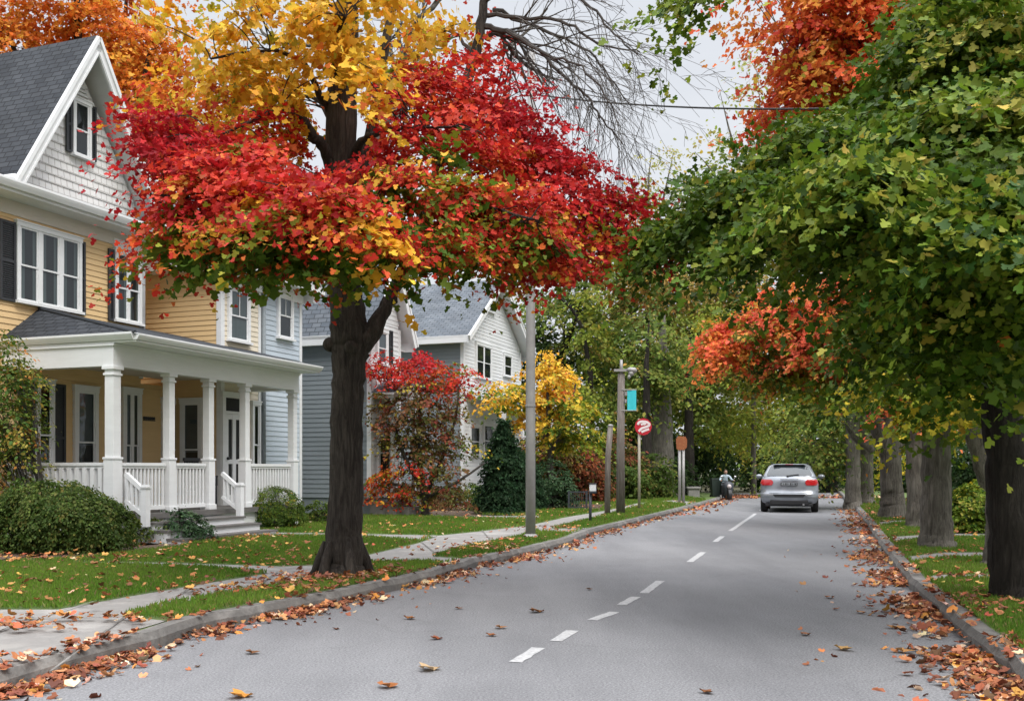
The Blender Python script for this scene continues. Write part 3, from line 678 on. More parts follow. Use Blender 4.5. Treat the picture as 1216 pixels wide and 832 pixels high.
def gutter(par,p,q,sh,name='gutter',w=.11,h=.11):
    p,q=Vector(p),Vector(q); d=(q-p).normalized(); o=Vector((d.y,-d.x,0))
    if o.y>0: o=-o
    prof=[(0,0),(w*.55,0),(w*.85,h*.45),(w,h*.75),(w,h),(w*.9,h),(w*.86,h*.8),(.01,h*.7),(0,h)]
    mb=MB(); k=len(prof)
    vs=[e+o*x+Vector((0,0,z)) for e in (p,q) for x,z in prof]
    fs=[(i,(i+1)%k,k+(i+1)%k,k+i) for i in range(k)]+[tuple(range(k))[::-1],tuple(range(k,2*k))]
    mb.add(vs,fs); return mb.build(name,M['white'],par,shift=sh)

# ---------------------------------------------------------------- the yellow house with the porch
A=Lot(134,17.0)
root,sh=house_root(A,0,0,'yellow_house','yellow clapboard house with white porch columns and a white shingled gable','house')
V=2.4; SC=A.s_at(168,V); SW=4.5; VW=A.v_at(262,SW); S2=A.s_at(309,VW)
zE=6.15
mb=MB(); siding(mb,front(V),[(-1.3,3.0),(SC-.06,3.0),(SC-.06,zE-.28),(-1.3,zE-.28)],.112); siding(mb,front(V),[(-1.3,.42),(SW,.42),(SW,3.0),(-1.3,3.0)],.112)
mb.build('front_wall',M['yellow'],root,shift=sh)
mb=MB(); siding(mb,side(SW),[(VW+.09,3.2),(V+3.5,3.2),(V+3.5,6.3),(VW+.09,6.3)],.112); siding(mb,side(SW),[(VW+.09,.42),(V,.42),(V,3.2),(VW+.09,3.2)],.112)
mb.build('side_wall',M['yellow'],root,shift=sh)
mb=MB(); siding(mb,front(VW),[(SW+.10,3.2),(S2,3.2),(S2,5.75),(SW+.10,5.75)],.112); siding(mb,front(VW),[(SW+.1,.42),(S2,.42),(S2,3.2),(SW+.1,3.2)],.112)
mb.build('front_wall',M['cream'],root,shift=sh)['label']='cream clapboard front of the projecting wing'
mb=MB(); mb.box(-1.3,SC,V+.02,V+8,.0,zE,0); mb.box(SW+.02,S2,VW+.02,V+8,0,5.7,0); mb.box(SC,SW+.02,V+3.4,V+8,0,5.7); mb.box(SC-.0,SW+.02,V+.02,V+3.4,0,3.1)
mb.build('core_wall',M['yellow'],root,shift=sh)
mb=MB()
wbox(mb,front(V),SC-.09,SC+.02,.0,.03,3.2,zE-.1)                               # corner boards
wbox(mb,side(SW),VW-.03,VW+.09,.0,.03,.42,5.7); wbox(mb,front(VW),SW-.029,SW+.10,.0,.031,.42,5.7); wbox(mb,front(VW),S2-.10,S2-.005,.0,.03,.42,5.7)
mb.build('corner_board',M['white'],root,shift=sh)
mb=MB(); wbox(mb,front(V),-1.3,SC-.092,.0,.03,zE-.28,zE-.02); mb.build('frieze_board',M['beige'],root,shift=sh)
# pent eave across the gable
EO=.48; xe=SC+.35
mb=MB(); mb.box(-1.5,xe,V-EO,V+.0,zE-.02,zE+.03); mb.build('soffit',M['white'],root,shift=sh)
gutter(root,(-1.5,V-EO,zE+.035),(xe,V-EO,zE+.035),sh,'gutter',.12,.14)
mb=MB(); mb.box(-1.5,xe,V-EO+.001,V-EO+.04,zE+.032,zE+.20); mb.build('fascia',M['white'],root,shift=sh)
mb=MB(); roofslab(mb,(-1.5,V-EO-.04,zE+.21),(xe,V-EO-.04,zE+.21),(xe-.05,V+.05,zE+.40),(-1.5,V+.05,zE+.40),.02); mb.build('pent_roof',[M['roof_dark'],M['white']],root,shift=sh)
# the steep gable
VR=V-.50
sa=A.s_at(115,VR); za=A.z_at(42,sa,VR); sr=A.s_at(192,VR); zr=A.z_at(266,sr,VR); sl=A.s_at(15,VR); zl=A.z_at(208,sl,VR)
zf=(zr+zl)/2; half=((sr-sa)+(sa-sl))/2; sl,sr=sa-half,sa+half
print('gable',sa,za,sl,sr,zf,'SC',SC,'VW',VW,'S2',S2)
mb=MB(); inset=.30
siding(mb,front(V),[(sl+inset*.4,zE+.38),(sr-inset*.4,zE+.38),(sa,za-.45)],.16,out=.02,uv=True); mb.build('gable_wall',M['shingle_white'],root,shift=sh)
for nm,x in (('roof',sl),('roof',sr)):
    mb=MB(); roofslab(mb,(x,VR,zf),(x,V+9,zf),(sa,V+9,za),(sa,VR,za),.10); o=mb.build(nm,[M['roof_dark'],M['white']],root,shift=sh)
for x in (sl,sr):
    sg=1 if x<sa else -1
    mb=MB(); d=Vector((sa-x,0,za-zf)).normalized(); nn=Vector((-d.z,0,d.x))*(1 if sg>0 else -1)
    if nn.z<0: nn=-nn
    p,q=Vector((x,VR-.03,zf))-d*.12,Vector((sa,VR-.03,za))
    for off,w,y in ((-.10,.20,0),(-.03,.07,-.035),(-.17,.03,-.015)):
        a,b=p+nn*off,q+nn*off-d*(abs(off)*abs(nn.x)/max(.05,abs(d.x)))
        mb.bar(a+Vector((0,y,0)),b+Vector((0,y,0)),.05,w,0,up=nn)
    mb.build('bargeboard',M['white'],root,shift=sh)
for x in (sl,sr):
    d=1 if x<sa else -1
    mb=MB(); mb.box(x-.03,x+.03,V+.02,V+9,zf-.22,zf-.02); mb.build('eave_board',M['white'],root,shift=sh)
gutter_l=MB(); gutter_l.tube([(sl-.06,VR-.05,zf-.06),(sl-.06,V+9,zf-.06)],[.07,.07],10); gutter_l.build('gutter',M['white'],root,smooth=True,shift=sh)
# attic window, louvre
w0,w1=A.s_at(86,V),A.s_at(102,V); wz1=A.z_at(120,w0,V); wz0=A.z_at(182,w0,V)
window(root,front(V-.02),w0,w1,wz0,wz1,sh,1,.06,True,'none'); shutter(root,front(V-.02),A.s_at(76,V),w0-.065,wz0-.02,wz1+.05,sh)
shutter(root,front(V-.02),w1+.065,w1+.065+(w0-.065-A.s_at(76,V)),wz0-.02,wz1+.05,sh)
mb=MB(); lz=wz1+.16; 
for i in range(7):
    hw=(.30)*(1-i/7.5); wbox(mb,front(V-.02),sa-.05-hw,sa-.05+hw,.0,.035,lz+i*.075,lz+i*.075+.045)
mb.build('gable_louvre',M['white'],root,shift=sh)
# upper windows
t0,t1=A.s_at(21,V),A.s_at(91,V)
window(root,front(V),t0,t1,4.36,5.70,sh,3,.07,True,'curtain',.09)
shutter(root,front(V),A.s_at(93.5,V),A.s_at(99.5,V),4.30,5.74,sh); shutter(root,front(V),t0-.07-.36,t0-.075,4.30,5.74,sh)
b0,b1=A.s_at(137,V),A.s_at(163,V)
window(root,front(V),b0,b1,4.36,5.72,sh,2,.07,True,'curtain',.05); shutter(root,front(V),A.s_at(127,V),b0-.075,4.30,5.76,sh)
mb=MB(); wbox(mb,front(V),b0-.09,SC-.095,.0,.05,5.84,6.0); mb.build('frieze_block',M['white'],root,shift=sh)
# curved bracket and downpipe elbow under the eave corner
mb=MB(); mb.tube([(SC-.05,V-.42,zE-.03),(SC-.02,V-.36,zE-.22),(SC-.0,V-.14,zE-.40),(SC+.01,V-.05,zE-.55),(SC+.01,V-.05,3.9)],[.035]*5,8); mb.build('downpipe',M['white'],root,smooth=True,shift=sh)
# wing window, cornice and hip roof
c0,c1=A.s_at(272,VW),A.s_at(292,VW)
window(root,front(VW),c0,c1,4.16,5.25,sh,1,.09,True,'full',muntin=True)
zC=5.62; CO=.45
mb=MB(); mb.box(SW-.40,S2-.004,VW-CO,V+6,zC,zC+.30)
mb.box(SW-.46,S2-.004,VW-CO-.08,V+6,zC+.30,zC+.40); mb.box(SW-.06,S2-.004,VW-.07,VW+.0,zC-.26,zC-.002); mb.build('cornice',M['white'],root,shift=sh)
mb=MB(); e0=(SW-.48,VW-CO-.09,zC+.41); pk=(SW+1.5,V+2.6,8.3)
roofslab(mb,e0,(S2-.004,VW-CO-.09,zC+.41),(S2-.004,V+2.6,8.3),pk,.05)
roofslab(mb,(SW-.48,V+7,zC+.41),e0,pk,(SW+1.5,V+7,8.3),.05)
mb.build('wing_roof',[M['roof_grey'],M['white']],root,shift=sh)
# ---- porch
zF,zB=.50,3.04; PE=5.54+.16
mb=MB(); mb.box(-.18,PE,-.16,V+.02,zF-.10,zF); mb.build('porch_floor',M['deck'],root,shift=sh)
mb=MB(); mb.box(-.10,PE-.05,-.08,V,0.0,zF-.102); mb.build('porch_base',M['white'],root,shift=sh)
mb=MB(); mb.box(-.10,PE-.06,-.10,.10,zB,zB+.34); mb.box(-.101,.10,.101,V,zB,zB+.34); mb.box(PE-.26,PE-.06,.101,VW,zB,zB+.34)
mb.box(-.13,PE-.03,-.13,.12,zB+.34,zB+.38); mb.box(-.131,.12,.121,V,zB+.34,zB+.38); mb.build('porch_beam',M['white'],root,shift=sh)
mb=MB(); mb.box(.10,PE-.26,.10,V,zB+.20,zB+.24); mb.build('porch_ceiling',M['beige'],root,shift=sh)
EO2=.60; xl=-.12; xr=PE+.02; ze=zB+.385
mb=MB(); mb.box(xl,xr,-EO2,.0,ze,ze+.03); mb.box(xl,.0,.0005,V,ze,ze+.03); mb.build('porch_soffit',M['white'],root,shift=sh)
mb=MB(); mb.box(xl+.03,xr-.02,-EO2+.03,-EO2+.06,ze+.031,ze+.14); mb.box(xl+.03,xl+.06,-EO2+.061,V,ze+.031,ze+.14); mb.box(xr-.06,xr-.021,-EO2+.061,VW-.05,ze+.031,ze+.14); mb.build('porch_fascia',M['white'],root,shift=sh)
gutter(root,(xl-.02,-EO2+.03,ze+.035),(xr,-EO2+.03,ze+.035),sh,'gutter',.11,.10)
mb=MB(); p=[(xl+.03,V,ze+.035),(xl+.03,-EO2+.03,ze+.035)]
k=[(0,0),(-.065,0),(-.10,.055),(-.12,.09),(-.12,.125),(-.10,.125),(-.1,.1),(0,.1)]
vs=[(p[i][0]+x,p[i][1],p[i][2]+z) for i in (0,1) for x,z in k]; mb.add(vs,[(i,(i+1)%8,8+(i+1)%8,8+i) for i in range(8)]+[tuple(range(8)),tuple(range(8,16))]); mb.build('gutter',M['white'],root,shift=sh)
zt=4.27; zr0=ze+.142; hx=A.s_at(46,V)
mb=MB(); roofslab(mb,(xl-.06,-EO2-.03,zr0),(xr+.03,-EO2-.03,zr0),(xr+.03,V,zt),(hx,V,zt),.012)
roofslab(mb,(xl-.06,V,zr0),(xl-.06,-EO2-.03,zr0),(hx,V,zt),(hx-.001,V,zt),.012); mb.build('porch_roof',[M['roof_dark'],M['white']],root,shift=sh)
mb=MB(); mb.tube([(xl-.05,-EO2-.02,zr0+.012),(hx,V,zt+.012)],[.035,.035],6); mb.build('hip_cap',M['roof_dark'],root,shift=sh)
posts=[0]+[A.s_at(px,0) for px in (200.5,247.5,290.5)]+[5.54]
for i,s in enumerate(posts):
    mb=MB(); w=.108 if i==0 else .092; u=.092 if i==0 else .076
    mb.box(s-w,s+w,-w,w,zF,zF+.95); mb.box(s-w-.012,s+w+.012,-w-.012,w+.012,zF+.95,zF+.99)
    mb.box(s-u,s+u,-u,u,zF+.99,zB-.16); mb.box(s-u-.02,s+u+.02,-u-.02,u+.02,zB-.16,zB-.12); mb.box(s-u-.002,s+u+.002,-u-.002,u+.002,zB-.12,zB-.06); mb.box(s-u-.035,s+u+.035,-u-.035,u+.035,zB-.06,zB)
    mb.box(s-w-.02,s+w+.02,-w-.02,w+.02,zF,zF+.10)
    mb.build('porch_column',M['white'],root,shift=sh,bevel=.006)
def balustrade(par,p,q,z0,z1,sh,step=.095,w=.038,name='balustrade'):
    p,q=Vector(p),Vector(q); mb=MB(); L_=(q-p).length; n=int(L_/step)
    mb.bar(p+Vector((0,0,z1-.03)),q+Vector((0,0,z1-.03)),.095,.055); mb.bar(p+Vector((0,0,z1-.08)),q+Vector((0,0,z1-.08)),.055,.045)
    mb.bar(p+Vector((0,0,z0+.09)),q+Vector((0,0,z0+.09)),.06,.07)
    for i in range(n):
        c=p.lerp(q,(i+.5)/n); mb.box(c.x-w/2,c.x+w/2,c.y-w/2,c.y+w/2,z0+.12,z1-.10)
    return mb.build(name,M['white'],par,shift=sh)
zR=zF+.90
for i,j in ((0,1),(1,2),(3,4)): balustrade(root,(posts[i]+.15,0,0),(posts[j]-.13,0,0),zF,zR,sh)
balustrade(root,(0,.16,0),(0,V-.02,0),zF,zR,sh,.17,.085); balustrade(root,(5.54,.14,0),(5.54,VW-.02,0),zF,zR,sh)
# ---- steps
s0,s1=.30,2.86; 
mb=MB(); md=MB()
for k in range(3):
    v0_,v1=((-.16,-.66),(-.64,-.92),(-.90,-1.2))[k]; zt_=zF-.10-.135*(k)-.03; 
    mb.box(s0,s1+.14*k,v1+.03,v0_,-.02,zt_-.036); md.box(s0-.02,s1+.02+.14*k,v1,v0_+.018,zt_-.036,zt_)
st=mb.build('porch_steps',M['white'],root,shift=sh); md.build('tread',M['deck'],st,shift=sh)
for x in (.17,2.84):
    mb=MB(); a,b=Vector((x,-.13,zR-.20)),Vector((x,-.50,zR-.48)); mb.bar(a,b,.07,.075); a2,b2=a-Vector((0,0,.46)),b-Vector((0,0,.42)); mb.bar(a2,b2,.05,.06)
    for i in range(4):
        t=(i+.5)/4; p=a.lerp(b,t); q=a2.lerp(b2,t); mb.box(p.x-.02,p.x+.02,p.y-.02,p.y+.02,q.z,p.z-.02)
    mb.box(x-.055,x+.055,-.60,-.49,.30,zR-.44); mb.box(x-.07,x+.07,-.615,-.475,zR-.44,zR-.41); mb.box(x-.05,x+.05,-.595,-.495,zR-.41,zR-.38)
    mb.build('stair_rail',M['white'],root,shift=sh)
# ---- ground-floor windows and doors behind the porch
def gw(x0,x1,**k): 
    v=k.pop('v',V); return A.s_at(x0,v),A.s_at(x1,v)
a0,a1=gw(44,58); window(root,front(V),a0,a1,zF+.55,2.86,sh,1,.08,True,'none')
shutter(root,front(V),A.s_at(63,V),A.s_at(76,V),zF+.35,2.90,sh); shutter(root,front(V),a0-.45,a0-.1,zF+.45,2.90,sh)
a0,a1=gw(90,110); window(root,front(V),a0,a1,zF+.40,2.80,sh,1,.09,True,'blind')
a0,a1=gw(147,162); window(root,front(V),a0,a1,zF+.28,2.86,sh,2,.09,True,'full',.05)
a0,a1=gw(194,213); window(root,front(V),a0,a1,zF+.28,2.72,sh,1,.09,True,'none')
b0,b1=A.v_at(238,SW),A.v_at(220,SW); window(root,side(SW),b0,b1,zF+.28,2.72,sh,1,.09,True,'blind')
# name plate with illegible ornament beside the first door
mb=MB(); p0,p1=A.s_at(169,V),A.s_at(183,V); W=front(V); zc=A.z_at(499,p0,V)
wbox(mb,W,p0,p1,.02,.035,zc,zc+.02)
for i in range(6):
    x=p0+(p1-p0)*(i+.4)/6; mb.lathe(W(x,.03,zc+.055),[(.001,-.008),(.034,-.006),(.034,.006),(.001,.008)],8,0,'y')
mb.build('house_plaque',M['shutter'],root,shift=sh)
# the white front door with dark glass
d0,d1=A.s_at(265,VW),A.s_at(286,VW); W=front(VW)
mb=MB(); wbox(mb,W,d0-.11,d0,0,.075,zF,2.85); wbox(mb,W,d1,d1+.11,0,.075,zF,2.85); wbox(mb,W,d0-.13,d1+.13,0,.09,2.85,2.98); wbox(mb,W,d0,d1,0,.06,2.50,2.56)
df=mb.build('door_frame',M['white'],root,shift=sh)
mb=MB(); wbox(mb,W,d0,d1,.02,.03,2.56,2.85); mb.build('transom_pane',M['dark'],df,shift=sh)
mb=MB(); q=(d1-d0); 
for x0,x1 in ((d0,d0+.11),(d1-.11,d1),(d0+q*.5-.06,d0+q*.5+.06)): wbox(mb,W,x0,x1,.018,.058,zF,2.495)
for z0,z1 in ((zF,zF+.22),(zF+.90,zF+1.0),(2.38,2.495)): wbox(mb,W,d0+.11,d1-.11,.018,.055,z0,z1)
dr=mb.build('door',M['white'],root,shift=sh)
mb=MB(); wbox(mb,W,d0+.10,d1-.10,.02,.032,zF+.2,2.4); mb.build('door_glass',M['dark'],dr,shift=sh)
mb=MB(); mb.lathe(W(d0+.07,.085,zF+1.02),[(.005,-.03),(.035,-.02),(.035,.02),(.005,.03)],10,0,'y'); mb.build('door_handle',M['shutter'],dr,smooth=True,shift=sh)
n0,n1=A.s_at(299,VW),A.s_at(305,VW); window(root,front(VW),n0,n1,zF+.5,2.75,sh,1,.06,True,'none')
# ---------------------------------------------------------------- potted plant and chair on the porch
def chair(loc,rz,label):
    r=empty('porch_chair',loc,rz,label,'chair')
    mb=MB(); mb.box(-.25,.25,-.24,.24,.40,.44); mb.build('seat',M['shutter'],r)
    for x in (-.23,.23):
        for y in (-.22,.22):
            mb=MB(); mb.box(x-.02,x+.02,y-.02,y+.02,0,.40 if y<0 else .40); mb.build('leg',M['shutter'],r)
    mb=MB()
    for i in range(6): mb.box(-.22+i*.082,-.19+i*.082,.20,.235,.44,.95)
    mb.box(-.25,.25,.195,.24,.95,1.02); mb.build('backrest',M['shutter'],r)
    for x in (-.25,.25):
        mb=MB(); mb.box(x-.025,x+.025,-.24,.20,.62,.65); mb.box(x-.02,x+.02,-.235,-.20,.44,.62); mb.build('armrest',M['shutter'],r)
p=A.P(3.55,.95); chair((p.x,p.y,PZ+zF),HROT,'black slatted porch chair standing behind the porch railing')
# ---------------------------------------------------------------- narrow pale blue house
VB=VW; E2=A.s_at(357,VB)
r2,sh2=house_root(A,S2+.02,VB,'blue_house','narrow pale blue clapboard house wedged between the yellow and grey houses','house')
mb=MB(); siding(mb,front(VB),[(S2+.10,.3),(E2-.08,.3),(E2-.08,5.7),(S2+.10,5.7)],.118); mb.build('front_wall',M['blue'],r2,shift=sh2)
mb=MB(); mb.box(S2+.005,E2,VB+.02,V+8,0,5.7); mb.build('core_wall',M['blue'],r2,shift=sh2)
mb=MB(); wbox(mb,front(VB),E2-.08,E2+.02,0,.03,.3,5.45); mb.build('corner_board',M['white'],r2,shift=sh2)
mb=MB(); mb.tube([(S2+.055,VB-.06,5.5),(S2+.055,VB-.06,.2)],[.05,.05],8); mb.build('downpipe',M['grey'],r2,smooth=True,shift=sh2)
w0,w1=A.s_at(330,VB),A.s_at(344,VB); z1=A.z_at(346,w0,VB); z0=A.z_at(399,w0,VB); window(r2,front(VB),w0,w1,z0,z1,sh2,1,.08,True,'blind',muntin=True)
mb=MB(); mb.box(S2+.0,E2+.42,VB-CO+.003,V+6,zC+.003,zC+.297); mb.box(S2+.0,E2+.48,VB-CO-.077,V+6,zC+.299,zC+.397); mb.box(S2+.0,E2+.03,VB-.067,VB+.0,zC-.26,zC-.0)
mb.box(E2+.10,E2+.22,VB-.30,VB-.0,zC-.22,zC+.002); mb.build('cornice',M['white'],r2,shift=sh2)
mb=MB(); roofslab(mb,(S2+.0,VB-CO-.085,zC+.41),(E2+.5,VB-CO-.085,zC+.41),(E2-1.0,V+2.6,8.3),(S2,V+2.6,8.3),.05)
roofslab(mb,(E2+.5,VB-CO-.085,zC+.41),(E2+.5,V+6,zC+.41),(E2-1.0,V+6,8.3),(E2-1.0,V+2.6,8.3),.05); mb.build('roof',[M['roof_grey'],M['white']],r2,shift=sh2)
# ---------------------------------------------------------------- two gabled houses down the street
def gabled(lot,name,label,W_,D_,eave,apex,wins,trim='white',over=.38,fv=.34,base=.5,sd='grey',group=None):
    r,s_=house_root(lot,0,0,name,label,'house',group)
    mb=MB(); siding(mb,side(0),[(.10,base),(D_,base),(D_,eave-.15),(.10,eave-.15)],.13); mb.build('side_wall',M[sd],r,shift=s_)
    mb=MB(); siding(mb,front(0),[(.11,base),(W_-.11,base),(W_-.11,eave),(.11,eave)],.13); siding(mb,front(0),[(.05,eave),(W_-.05,eave),(W_/2,apex-.12)],.13); mb.build('front_wall',M['whitesiding'],r,shift=s_)
    mb=MB(); mb.box(.02,W_,.02,D_,0,eave-.1); mb.build('core_wall',M[sd],r,shift=s_)
    mb=MB(); wbox(mb,side(0),-.03,.10,0,.03,base,eave-.12); wbox(mb,front(0),-.029,.11,0,.031,base,eave-.1); mb.build('corner_board',M[trim],r,shift=s_)
    mb=MB(); wbox(mb,front(0),W_-.11,W_+.02,0,.03,base,eave-.1); mb.build('corner_board',M[trim],r,shift=s_)
    sl_=(apex-eave)/(W_/2); e=eave-over*sl_; t=.10
    for sg in (0,1):
        mb=MB(); x=-over if sg==0 else W_+over
        roofslab(mb,(x,-fv,e+.16),(x,D_+.3,e+.16),(W_/2,D_+.3,apex+.16),(W_/2,-fv,apex+.16),t); mb.build('roof',[M['roof_grey'],M['white']],r,shift=s_)
        mb=MB(); a,b=Vector((x,-fv-.025,e+.07)),Vector((W_/2,-fv-.025,apex+.07)); d=(b-a).normalized(); nn=Vector((-d.z,0,d.x)); nn=nn if nn.z>0 else -nn
        mb.bar(a-d*.05,b,.05,.22,0,up=nn); mb.bar(a+nn*.07-d*.05+Vector((0,-.03,0)),b+nn*.07+Vector((0,-.03,0)),.04,.07,0,up=nn); mb.build('bargeboard',M[trim],r,shift=s_)
        mb=MB(); mb.box(min(x,x+.04*(1 if sg==0 else -1)),max(x,x+.04*(1 if sg==0 else -1)),-fv+.02,D_+.3,e-.10,e+.14); mb.box(*( (x+.04,.0) if sg==0 else (W_,x-.04)),.0,D_,e-.08,e-.05); mb.build('eave_board',M[trim],r,shift=s_)
    for w in wins: 
        if w[0]=='s': shutter(r,front(0),*w[1:],s_)
        else: window(r,front(0),w[1],w[2],w[3],w[4],s_,w[5],.09,True,w[6])
    return r,s_
B=Lot(440,27.0); sx=lambda px:B.s_at(px,0)
eB=B.z_at(378,0,0)
w=[('w',sx(447.5),sx(457),B.z_at(432,.8),B.z_at(396,.8),1,'blind'),('s',sx(458.5),sx(465),B.z_at(433,1.2),B.z_at(393,1.2)),('w',sx(449),sx(461),.95,2.6,1,'none')]
r3,sh3=gabled(B,'grey_gabled_house','grey clapboard house with white front just behind the thick maple trunk',1.75,8.5,eB,eB+1.75,w,over=.30)
# its little gabled porch hood, posts, and concrete steps
mb=MB(); z0=B.z_at(468,.75,-.7); 
roofslab(mb,(-.05,-.75,z0),(-.05,0,z0),(.75,0,z0+.38),(.75,-.75,z0+.38),.06); roofslab(mb,(1.55,-.75,z0),(1.55,0,z0),(.75,0,z0+.38),(.75,-.75,z0+.38),.06); mb.build('porch_roof',[M['roof_grey'],M['white']],r3,shift=sh3)
mb=MB(); mb.box(.03,1.47,-.69,-.02,z0-.14,z0-.02); mb.add([(.0,-.70,z0-.02),(1.5,-.70,z0-.02),(.75,-.70,z0+.33)],[(0,1,2)]); mb.build('porch_beam',M['white'],r3,shift=sh3)
for x in (.05,1.35):
    mb=MB(); mb.box(x,x+.10,-.68,-.58,.4,z0-.14); mb.build('porch_column',M['white'],r3,shift=sh3)
mb=MB(); mb.box(-.05,1.7,-.8,.0,0,.42); mb.box(.1,1.5,-1.1,-.8,0,.26); mb.build('porch_steps',M['concrete'],r3,shift=sh3)
# white slatted rail between the blue and the grey house
f0=gnd(352,598,PZ); r4=empty('white_fence',(f0.x,f0.y,PZ),math.atan2(HV.y,HV.x)+math.pi,'white slatted railing above the clipped hedge beside the grey house','fence')
zt_=H-(541-HY)*f0.y/F-PZ
mb=MB(); mb.box(-.4,1.7,-.03,.03,zt_-.06,zt_); mb.box(-.4,1.7,-.025,.025,.35,.42); mb.build('rail',M['white'],r4)
mb=MB()
for i in range(24): mb.box(-.36+i*.086,-.31+i*.086,-.012,.012,.30,zt_-.06)
mb.build('slat_panel',M['white'],r4)
for x in (-.42,1.66):
    mb=MB(); mb.box(x,x+.09,-.045,.045,0,zt_+.08); mb.build('post',M['white'],r4)
Cc_=Lot(550,36.0); sx=lambda px:Cc_.s_at(px,0)
eC=Cc_.z_at(394,0,0); aC=Cc_.z_at(338,3.2,0); WC=Cc_.s_at(618,0)
def zC_(py,px): return Cc_.z_at(py,sx(px),0)
w=[('w',sx(578),sx(585),zC_(369,580),zC_(349,580),1,'none'),('w',sx(565),sx(581.5),zC_(448,572),zC_(411,572),2,'none'),('w',sx(598),sx(606),zC_(446,602),zC_(423,602),1,'none'),
   ('w',sx(558),sx(568),zC_(540,562),zC_(507,562),1,'none'),('w',sx(574),sx(584),zC_(540,578),zC_(505,578),1,'none'),('w',sx(594),sx(606),zC_(545,600),zC_(505,600),1,'none')]
r5,sh5=gabled(Cc_,'white_gabled_house','white fronted gabled house with grey side wall behind the red ornamental maple',WC,9.5,eC,aC,w,over=.45,fv=.42)
mb=MB(); z0=zC_(486,580); roofslab(mb,(.2,-1.6,z0),(WC,-1.6,z0),(WC,0,z0+.5),(.2,0,z0+.5),.10); mb.build('porch_roof',[M['roof_grey'],M['white']],r5,shift=sh5)
for x in (.35,2.3,4.2,WC-.2):
    mb=MB(); mb.box(x-.09,x+.09,-1.5,-1.32,.4,z0-.1); mb.build('porch_column',M['white'],r5,shift=sh5)
mb=MB(); mb.box(.2,WC,-1.6,0,0,.42); mb.build('porch_floor',M['whitesiding'],r5,shift=sh5)
balustrade(r5,(.45,-1.42,0),(2.2,-1.42,0),.42,1.25,sh5,.14,.05); balustrade(r5,(2.4,-1.42,0),(4.1,-1.42,0),.42,1.25,sh5,.14,.05)
# ================================================================ TREES
# ---- the big maple by the kerb
b=gnd(407,684,PZ); Y0=b.y
root=empty('maple_tree',b,0,'big red, yellow and green leaved maple with a thick trunk by the left kerb','tree')
mb=MB(); nodes=[]
def limb(*pts,sides=9,wig=.012,m=mb):
    p,r=curve(T(*pts),5,wig); m.tube(p,r,sides,0,cap=True,wob=.035); nodes.extend([tuple(q) for q in p])
pts,rr=curve(T((407,690,Y0,66),(407,676,Y0,52),(408,655,Y0,46),(410,600,Y0,41),(412,500,Y0,38),(414,440,Y0,39),(415,405,Y0,45),(413,372,Y0,42),(409,330,Y0,38),(406,220,Y0,37),(405,130,Y0,36),(410,60,Y0,30),(414,-20,Y0,24),(420,-120,Y0,14)),6,.006)
mb.tube(pts,rr,28,0,cap=True,wob=.02); nodes+=[tuple(p) for p in pts[len(pts)//2:]]
for a in (0.3,1.2,2.2,3.3,4.1,5.2):                                   # root flare
    d=Vector((math.cos(a),math.sin(a),0)); mb.tube([b+d*.20+Vector((0,0,.42)),b+d*.27+Vector((0,0,.2)),b+d*.32+Vector((0,0,.06)),b+d*.42+Vector((0,0,-.05))],[.04,.065,.06,.03],8,0,wob=.05)
mb.ell(at(393,409,Y0-.02),(.10,.10,.09)); mb.ell(at(434,402,Y0-.05),(.11,.11,.10)); mb.ell(at(417,412,Y0-.22),(.09,.07,.08))
limb((422,420,Y0,30),(440,396,Y0,24),(455,368,Y0+.05,17),(471,340,Y0+.2,15),(500,262,Y0+.6,14),(538,142,Y0+1.0,13),(562,72,Y0+1.2,13),(573,20,Y0+1.3,11),(584,-60,Y0+1.4,8))
limb((408,260,Y0,22),(430,200,Y0+.1,15),(448,120,Y0+.2,13),(458,55,Y0+.3,11),(474,-40,Y0+.4,8))
limb((398,205,Y0,18),(384,176,Y0-.2,14),(370,158,Y0-.4,12),(348,133,Y0-.6,9),(325,132,Y0-.9,6),(285,150,Y0-1.2,4),(240,172,Y0-1.4,2.5))
limb((400,140,Y0,14),(383,120,Y0-.1,9),(360,75,Y0-.4,6),(320,60,Y0-.8,4),(250,70,Y0-1.2,2.5))
limb((412,200,Y0,13),(430,168,Y0-.3,9),(450,158,Y0-.5,7),(480,153,Y0-.8,4),(540,150,Y0-1.2,2.5))
limb((415,235,Y0,11),(455,208,Y0-.5,7),(510,217,Y0-1.1,6),(560,241,Y0-1.6,4),(640,262,Y0-2.0,2.5))
limb((518,190,Y0+.8,9),(500,130,Y0+.6,6),(470,98,Y0+.5,5),(456,95,Y0+.4,3))
limb((395,300,Y0,13),(340,262,Y0-.8,8),(270,240,Y0-1.5,6),(180,232,Y0-1.9,3))
limb((410,290,Y0,12),(440,270,Y0-1.0,8),(440,262,Y0-2.0,5),(430,280,Y0-2.6,3))
limb((500,262,Y0+.6,9),(580,235,Y0+.8,6),(660,255,Y0+.6,4),(735,290,Y0+.5,2.5))
limb((536,150,Y0+1,7),(600,150,Y0+1.5,5),(660,190,Y0+1.6,3))
limb((404,180,Y0,12),(380,120,Y0+.8,8),(320,110,Y0+1.6,5),(240,110,Y0+2.2,3))
limb((408,110,Y0,10),(395,60,Y0-.6,6),(410,20,Y0-1.2,4))
